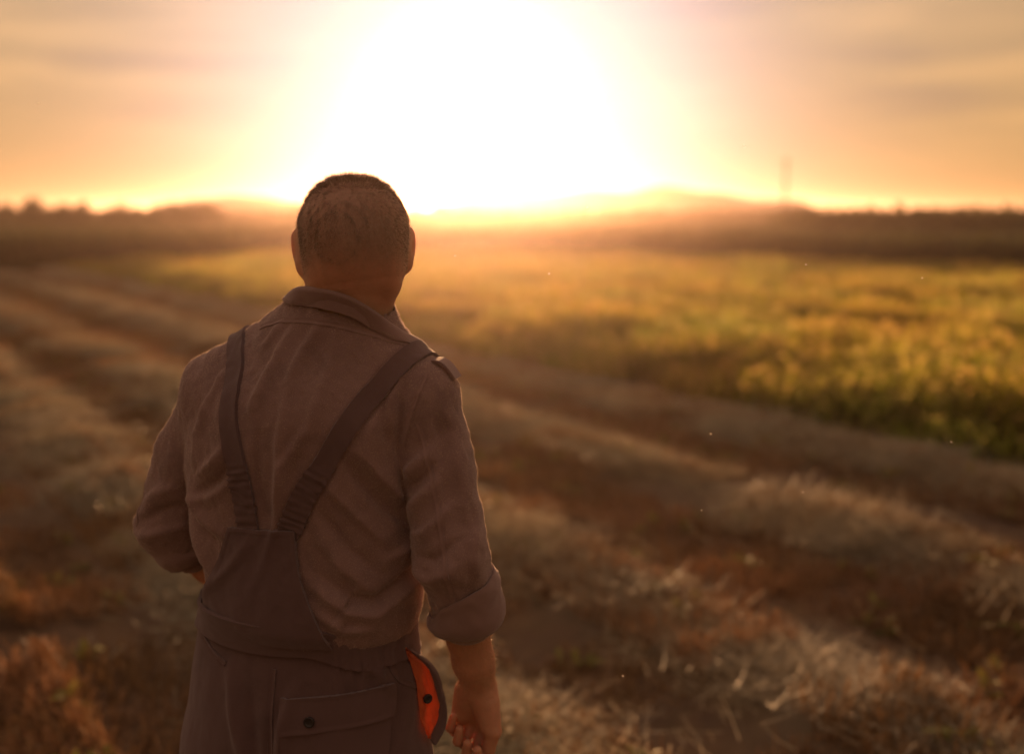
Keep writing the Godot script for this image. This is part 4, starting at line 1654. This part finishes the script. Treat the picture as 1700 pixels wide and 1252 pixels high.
func build_overalls(man: Node3D) -> void:
	var fabric := cloth(Color(0.112, 0.063, 0.058))
	var trim := cloth(Color(0.112, 0.063, 0.058))
	trim.vertex_color_use_as_albedo = false
	var m := skin_of(trousers, Vector3(-0.28, 0.06, -0.19), Vector3(0.26, 1.12, 0.19), 0.012, 1)
	raised(m, trousers_lift)
	var st := SurfaceTool.new()
	st.begin(Mesh.PRIMITIVE_TRIANGLES)
	add_surface(st, m, cloth_tone, 0)
	var o := obj("overalls", st.commit(), fabric, man)
	lint("lint", m, 90000, Color(0.22, 0.14, 0.12), tinted(0.7, 1.0), 20, o)
	# waistband, smooth on the left and gathered by elastic on the right of the back
	var rows: Array = []
	for r in 9:
		var row := PackedVector3Array()
		for k in 220:
			var a := k * TAU / 220
			var p := Vector3(cos(a) * 0.19 - 0.012, 0, sin(a) * 0.13)
			p.y = lerpf(1.047, 1.098, r / 8.0) + 0.032 * smoothstep(0.13, 0.03, p.x) - 0.01 + 0.003 * sin(a * 3.0)
			var g := smoothstep(0.062, 0.075, p.x) * smoothstep(-0.02, 0.03, p.z)
			var up := 0.0055 - g * 0.004 * r / 8.0 + 0.018 * smoothstep(0.155, 0.06, p.x) * smoothstep(0.05, 0.11, p.z) * r / 8.0 + g * 0.0022 * (1.0 - 0.85 * r / 8.0) * sin(p.x * 420.0 + 2.0 * rough.get_noise_2d(p.x * 20.0, r * 0.4)) + 0.0008 * rough.get_noise_2d(k * 0.15, r * 0.5)
			up += 0.0012 if r == 0 or r == 8 else 0.0
			row.append(on_surface(trousers, p, up))
		rows.append(row)
	obj("waistband", sheet(rows, 0.006, Vector3.ZERO, true), trim, o)
	# back panel of the bib
	obj("back_panel", patch(shirt_and_trousers, [Vector2(-0.076, 1.262), Vector2(-0.097, 1.207), Vector2(-0.126, 1.15), Vector2(-0.142, 1.09)], [Vector2(0.028, 1.264), Vector2(0.034, 1.2), Vector2(0.052, 1.145), Vector2(0.078, 1.082)], 60, 50, 0.0085, half_lift,
		func(u: float, v: float, q: Vector3) -> float:
			var hem := 0.0012 if u < 0.05 or u > 0.95 or v < 0.06 else 0.0
			var pull := 0.004 * exp(-pow((u - 0.72 + 0.42 * v) / 0.07, 2.0)) * (1.0 - v) + 0.005 * exp(-pow((u - 0.42 + 0.62 * v) / 0.08, 2.0)) * smoothstep(0.0, 0.3, v) * smoothstep(1.0, 0.6, v)
			return hem + pull - 0.005 * smoothstep(0.85, 0.97, v) + 0.0018 * rough.get_noise_2d(q.x * 22.0, q.y * 14.0) + 0.004 * sin(PI * v)), trim, o)
	# braces
	for s in 2:
		var guide: Array = []
		if s == 0:
			guide = [Vector3(-0.085, 1.4, -0.12), Vector3(-0.09, 1.48, -0.08), Vector3(-0.108, 1.53, -0.02), Vector3(-0.104, 1.532, 0.03), Vector3(-0.088, 1.496, 0.09), Vector3(-0.078, 1.434, 0.12), Vector3(-0.063, 1.372, 0.13), Vector3(-0.053, 1.317, 0.13), Vector3(-0.046, 1.25, 0.13), Vector3(-0.044, 1.238, 0.13)]
		else:
			guide = [Vector3(0.15, 1.38, -0.13), Vector3(0.175, 1.46, -0.09), Vector3(0.19, 1.512, -0.03), Vector3(0.182, 1.518, 0.03), Vector3(0.163, 1.5, 0.08), Vector3(0.12, 1.434, 0.12), Vector3(0.08, 1.367, 0.13), Vector3(0.046, 1.317, 0.13), Vector3(0.022, 1.265, 0.13), Vector3(0.008, 1.236, 0.13)]
		var line := PackedVector3Array()
		for q in spline(guide, 130):
			line.append(on_surface(shirt, q, 0.0))
		var strap := obj("strap", ribbon(shirt, line, 0.031, 0.0055, 0.007, strap_lift,
			func(t: float, u: float) -> Vector2:
				var g := smoothstep(0.69, 0.71, t) * smoothstep(0.9, 0.88, t)
				var w := sin(t * 300.0 + 2.5 * rough.get_noise_2d(t * 30.0, u * 0.7 + s * 9.0)) + 0.4 * sin(t * 470.0 + u)
				return Vector2(-0.005 * smoothstep(0.9, 0.97, t) + g * (0.0022 * w + 0.002 * (1.0 - u * u)) + 0.0006 * rough.get_noise_2d(t * 25.0, u), 1.0 + g * (0.12 + 0.05 * w))), trim, o)
		strap.name = "strap" if s == 0 else "strap_001"
	# flap of the right back pocket with its button, and the mouth of the left one
	obj("pocket_flap", patch(trousers, [Vector2(0.002, 1.005), Vector2(0.001, 0.975), Vector2(0.004, 0.95)], [Vector2(0.152, 1.012), Vector2(0.156, 0.985), Vector2(0.154, 0.963)], 18, 50, 0.006, trousers_lift,
		func(u: float, v: float, _q: Vector3) -> float: return (0.0012 if u < 0.04 or u > 0.96 or v > 0.85 or v < 0.06 else 0.0) + 0.002 * sin(u * 9.0) * v), trim, o)
	var horn := matte(Color(0.03, 0.022, 0.02), 0.35)
	obj("button", button_shape(on_back(trousers, 0.046, 0.972, 0.0085, trousers_lift), Vector3(0.05, 0.1, 1).normalized(), 0.0085), horn, o)
	obj("pocket", patch(trousers, [Vector2(0.004, 0.955), Vector2(0.008, 0.88), Vector2(0.02, 0.83)], [Vector2(0.152, 0.965), Vector2(0.15, 0.88), Vector2(0.14, 0.83)], 20, 30, 0.004, trousers_lift,
		func(u: float, v: float, _q: Vector3) -> float: return 0.0012 if u < 0.04 or u > 0.96 or v > 0.94 else 0.0), trim, o)
	for edge in [[Vector2(-0.15, 1.064), Vector2(-0.125, 1.05), Vector2(-0.098, 1.04)], [Vector2(0.148, 1.05), Vector2(0.155, 1.02), Vector2(0.182, 0.975), Vector2(0.186, 0.93)], [Vector2(-0.012, 1.045), Vector2(-0.016, 0.96), Vector2(-0.018, 0.86)]]:
		var guide: Array = []
		for q in edge:
			guide.append(Vector3(q.x, q.y, 0))
		var line := PackedVector3Array()
		for q in spline(guide, 30):
			line.append(on_back(trousers, q.x, q.y, 0.0))
		obj("seam", ribbon(trousers, line, 0.008, 0.0016, 0.004, trousers_lift), trim, o)
	# side opening on the right hip: it gapes and shows its orange lining; the front edge of the opening stands off
	var a := spline([Vector3(0.164, 1.056, 0.035), Vector3(0.181, 1.005, 0.035), Vector3(0.19, 0.94, 0.035), Vector3(0.198, 0.905, 0.025)], 40)
	var b := spline([Vector3(0.166, 1.052, 0.03), Vector3(0.192, 1.016, 0.01), Vector3(0.206, 0.965, 0.0), Vector3(0.207, 0.93, 0.0), Vector3(0.197, 0.903, 0.02)], 40)
	var c := spline([Vector3(0.17, 1.05, 0.02), Vector3(0.199, 1.008, -0.01), Vector3(0.2125, 0.955, -0.02), Vector3(0.2165, 0.912, -0.015), Vector3(0.206, 0.885, 0.01)], 40)
	rows = []
	for r in 40:
		var row := PackedVector3Array()
		for k in 14:
			var u := k / 13.0
			var p := a[r].lerp(b[r], u)
			p += Vector3(0.7, 0, 0.7) * (0.004 * sin(PI * u) + 0.005 * rough.get_noise_2d(r * 0.1 + u * 1.5, u * 3.0 - r * 0.08))
			row.append(p)
		rows.append(row)
	var lining := cloth(Color(0.52, 0.11, 0.04), 0.3)
	lining.backlight_enabled = true
	lining.backlight = Color(0.66, 0.32, 0.17)
	tag(obj("pocket_lining", sheet(rows, 0.002, Vector3(0.5, 0, 1)), lining, o), "bright orange lining in the gaping side opening")
	rows = []
	for r in 40:
		var row := PackedVector3Array()
		for k in 7:
			var u := k / 6.0
			row.append(b[r].lerp(c[r], u) + Vector3(0.002, 0, 0.003) * sin(PI * u) + Vector3(0.0015, 0, 0.001) * rough.get_noise_2d(r * 0.25, u))
		rows.append(row)
	obj("placket", sheet(rows, 0.004, Vector3(0.6, 0, 1)), trim, o)
	var spot: Vector3 = a[19].lerp(b[19], 0.42) + Vector3(0.004, 0, 0.006)
	obj("button", button_shape(spot, Vector3(0.75, 0.05, 0.66).normalized(), 0.0078), horn, o)


func button_shape(at: Vector3, n: Vector3, r: float) -> ArrayMesh:
	var u := n.cross(Vector3.UP).normalized()
	var v := n.cross(u)
	var prof := [[0.0, 0.0006], [0.45, 0.0004], [0.62, 0.0016], [0.8, 0.0024], [0.95, 0.0018], [1.0, 0.0004], [0.95, -0.0016], [0.0, -0.002]]
	var rows: Array = []
	for q in prof:
		var row := PackedVector3Array()
		for k in 24:
			var a := k * TAU / 24
			row.append(at + (u * cos(a) + v * sin(a)) * r * maxf(q[0], 0.01) + n * q[1])
		rows.append(row)
	return sheet(rows, 0.0003, n, true)


func random_spot(rng: RandomNumberGenerator, m: Array) -> Array:
	var quads: PackedInt32Array = m[1]
	var o := (rng.randi() % (quads.size() / 4)) * 4
	var u := rng.randf()
	var v := rng.randf()
	var a := quads[o]
	var b := quads[o + 1]
	var c := quads[o + 2]
	var d := quads[o + 3]
	var vs: PackedVector3Array = m[0]
	var ns: PackedVector3Array = m[2]
	return [vs[a].lerp(vs[b], u).lerp(vs[d].lerp(vs[c], u), v), ns[a].lerp(ns[b], u).lerp(ns[d].lerp(ns[c], u), v).normalized()]


func lint(called: String, m: Array, count: int, c: Color, mat: Material, seed_: int, parent: Node) -> void:   # loose fibres that stand off the cotton
	var rng := RandomNumberGenerator.new()
	rng.seed = seed_
	var st := SurfaceTool.new()
	st.begin(Mesh.PRIMITIVE_TRIANGLES)
	for k in count:
		var root := random_spot(rng, m)
		if root[0].y < 0.75:
			continue
		var way: Vector3 = (root[1] * 0.8 + Vector3(rng.randfn(), rng.randfn(), rng.randfn()) * 0.6).normalized()
		var side := way.cross(Vector3(rng.randfn(), rng.randfn(), rng.randfn())).normalized()
		var g := rng.randf_range(0.8, 1.3)
		var tip: Vector3 = root[0] + way * rng.randf_range(0.001, 0.0031)
		for v in [root[0] - side * 0.0001, root[0] + side * 0.0001, tip]:
			st.set_color(c * g)
			st.add_vertex(v)
	st.generate_normals()
	obj(called, st.commit(), mat, parent)


func build_hair(man: MeshInstance3D) -> void:
	var rng := RandomNumberGenerator.new()
	rng.seed = 88
	var st := SurfaceTool.new()
	st.begin(Mesh.PRIMITIVE_TRIANGLES)
	for k in 150000:
		var root := random_spot(rng, head_mesh)
		var p: Vector3 = root[0]
		var n: Vector3 = root[1]
		var q := head_turn.inverse() * (p - SKULL)
		if q.length() > 0.15 or rng.randf() > hair_share(q):
			continue
		var top := smoothstep(0.03, 0.075, q.y)
		var long := lerpf(0.0062, 0.012, top) * rng.randf_range(0.6, 1.25) * lerpf(0.4, 1.0, smoothstep(-0.06, 0.0, q.y))
		if top > 0.5 and rng.randf() < 0.06:
			long *= 1.6
		var comb := head_turn * Vector3(0.12, -0.8, 0.1).lerp(Vector3(0.1, -0.2, -0.5), top)
		var tuft := Vector3(rough.get_noise_2d(q.x * 70.0, q.z * 70.0), 0, rough.get_noise_2d(q.x * 70.0 + 50.0, q.z * 70.0))
		var way := (n * lerpf(0.32, 0.85, top) + comb * lerpf(1.0, 0.7, top) + tuft * 0.6 + Vector3(rng.randfn(), rng.randfn(), rng.randfn()) * 0.22).normalized()
		var side := way.cross(Vector3(rng.randfn(), rng.randfn(), rng.randfn())).normalized()
		var grey := rng.randf() < lerpf(0.5, 0.12, top)
		var c := Color(0.42, 0.3, 0.21) if grey else Color(0.21, 0.12, 0.07)
		c = c * rng.randf_range(0.7, 1.3)
		for v in [p - n * 0.0005 - side * 0.00024, p - n * 0.0005 + side * 0.00024, p + way * long]:
			st.set_color(c)
			st.add_vertex(v)
	st.generate_normals()
	var m := tinted(0.4, 0.5)
	obj("hair", st.commit(), m, man)
	# down on the ears and the neck
	st = SurfaceTool.new()
	st.begin(Mesh.PRIMITIVE_TRIANGLES)
	for k in 26000:
		var root := random_spot(rng, head_mesh)
		var p: Vector3 = root[0]
		var way: Vector3 = (root[1] + Vector3(rng.randfn(), rng.randfn() - 0.4, rng.randfn()) * 0.5).normalized()
		var side := way.cross(Vector3(rng.randfn(), rng.randfn(), rng.randfn())).normalized() * 0.00009
		for v in [p - side, p + side, p + way * rng.randf_range(0.001, 0.0026)]:
			st.set_color(Color(0.55, 0.36, 0.22))
			st.add_vertex(v)
	st.generate_normals()
	obj("fine_hair", st.commit(), m, man)
	# hair on the forearms
	st = SurfaceTool.new()
	st.begin(Mesh.PRIMITIVE_TRIANGLES)
	for arm in [[R_ELBOW, R_WRIST, 8000, right_arm_mesh], [L_ELBOW, L_WRIST, 6000, left_arm_mesh]]:
		var axis: Vector3 = (arm[1] - arm[0]).normalized()
		for k in arm[2]:
			var root := random_spot(rng, arm[3])
			var p: Vector3 = root[0]
			var n: Vector3 = root[1]
			var t: float = (p - arm[0]).dot(axis) / arm[0].distance_to(arm[1])
			if t < 0.2 or rng.randf() > smoothstep(1.2, 0.9, t):
				continue
			var way := (n * 0.7 + axis * 0.7 + Vector3(rng.randfn(), rng.randfn(), rng.randfn()) * 0.4).normalized()
			var c := Color(0.42, 0.25, 0.13) * rng.randf_range(0.7, 1.3)
			var side := way.cross(Vector3(rng.randfn(), rng.randfn(), rng.randfn())).normalized() * 0.00017
			for v in [p - side, p + side, p + way * rng.randf_range(0.004, 0.012)]:
				st.set_color(c)
				st.add_vertex(v)
	st.generate_normals()
	obj("arm_hair", st.commit(), m, man)


func boot_shape(p: Vector3, s: float) -> float:
	var x := 0.125 * s - 0.018
	var d := cone(p, Vector3(x, 0.22, 0.035), Vector3(x, 0.06, 0.035), 0.05, 0.048)
	d = blend(d, cone(p, Vector3(x, 0.055, 0.045), Vector3(x + 0.02 * s, 0.045, -0.14), 0.05, 0.044), 0.03)
	return maxf(d, 0.006 - p.y)


func build_boots(man: Node3D) -> void:
	var leather := matte(Color(0.05, 0.032, 0.022), 0.6)
	for s in [-1.0, 1.0]:
		var m := skin_of(func(p: Vector3) -> float: return boot_shape(p, s), Vector3(0.125 * s - 0.12, -0.01, -0.22), Vector3(0.125 * s + 0.1, 0.29, 0.12), 0.014, 0)
		var st := SurfaceTool.new()
		st.begin(Mesh.PRIMITIVE_TRIANGLES)
		add_surface(st, m, cloth_tone, 0)
		obj("boot", st.commit(), leather, man)
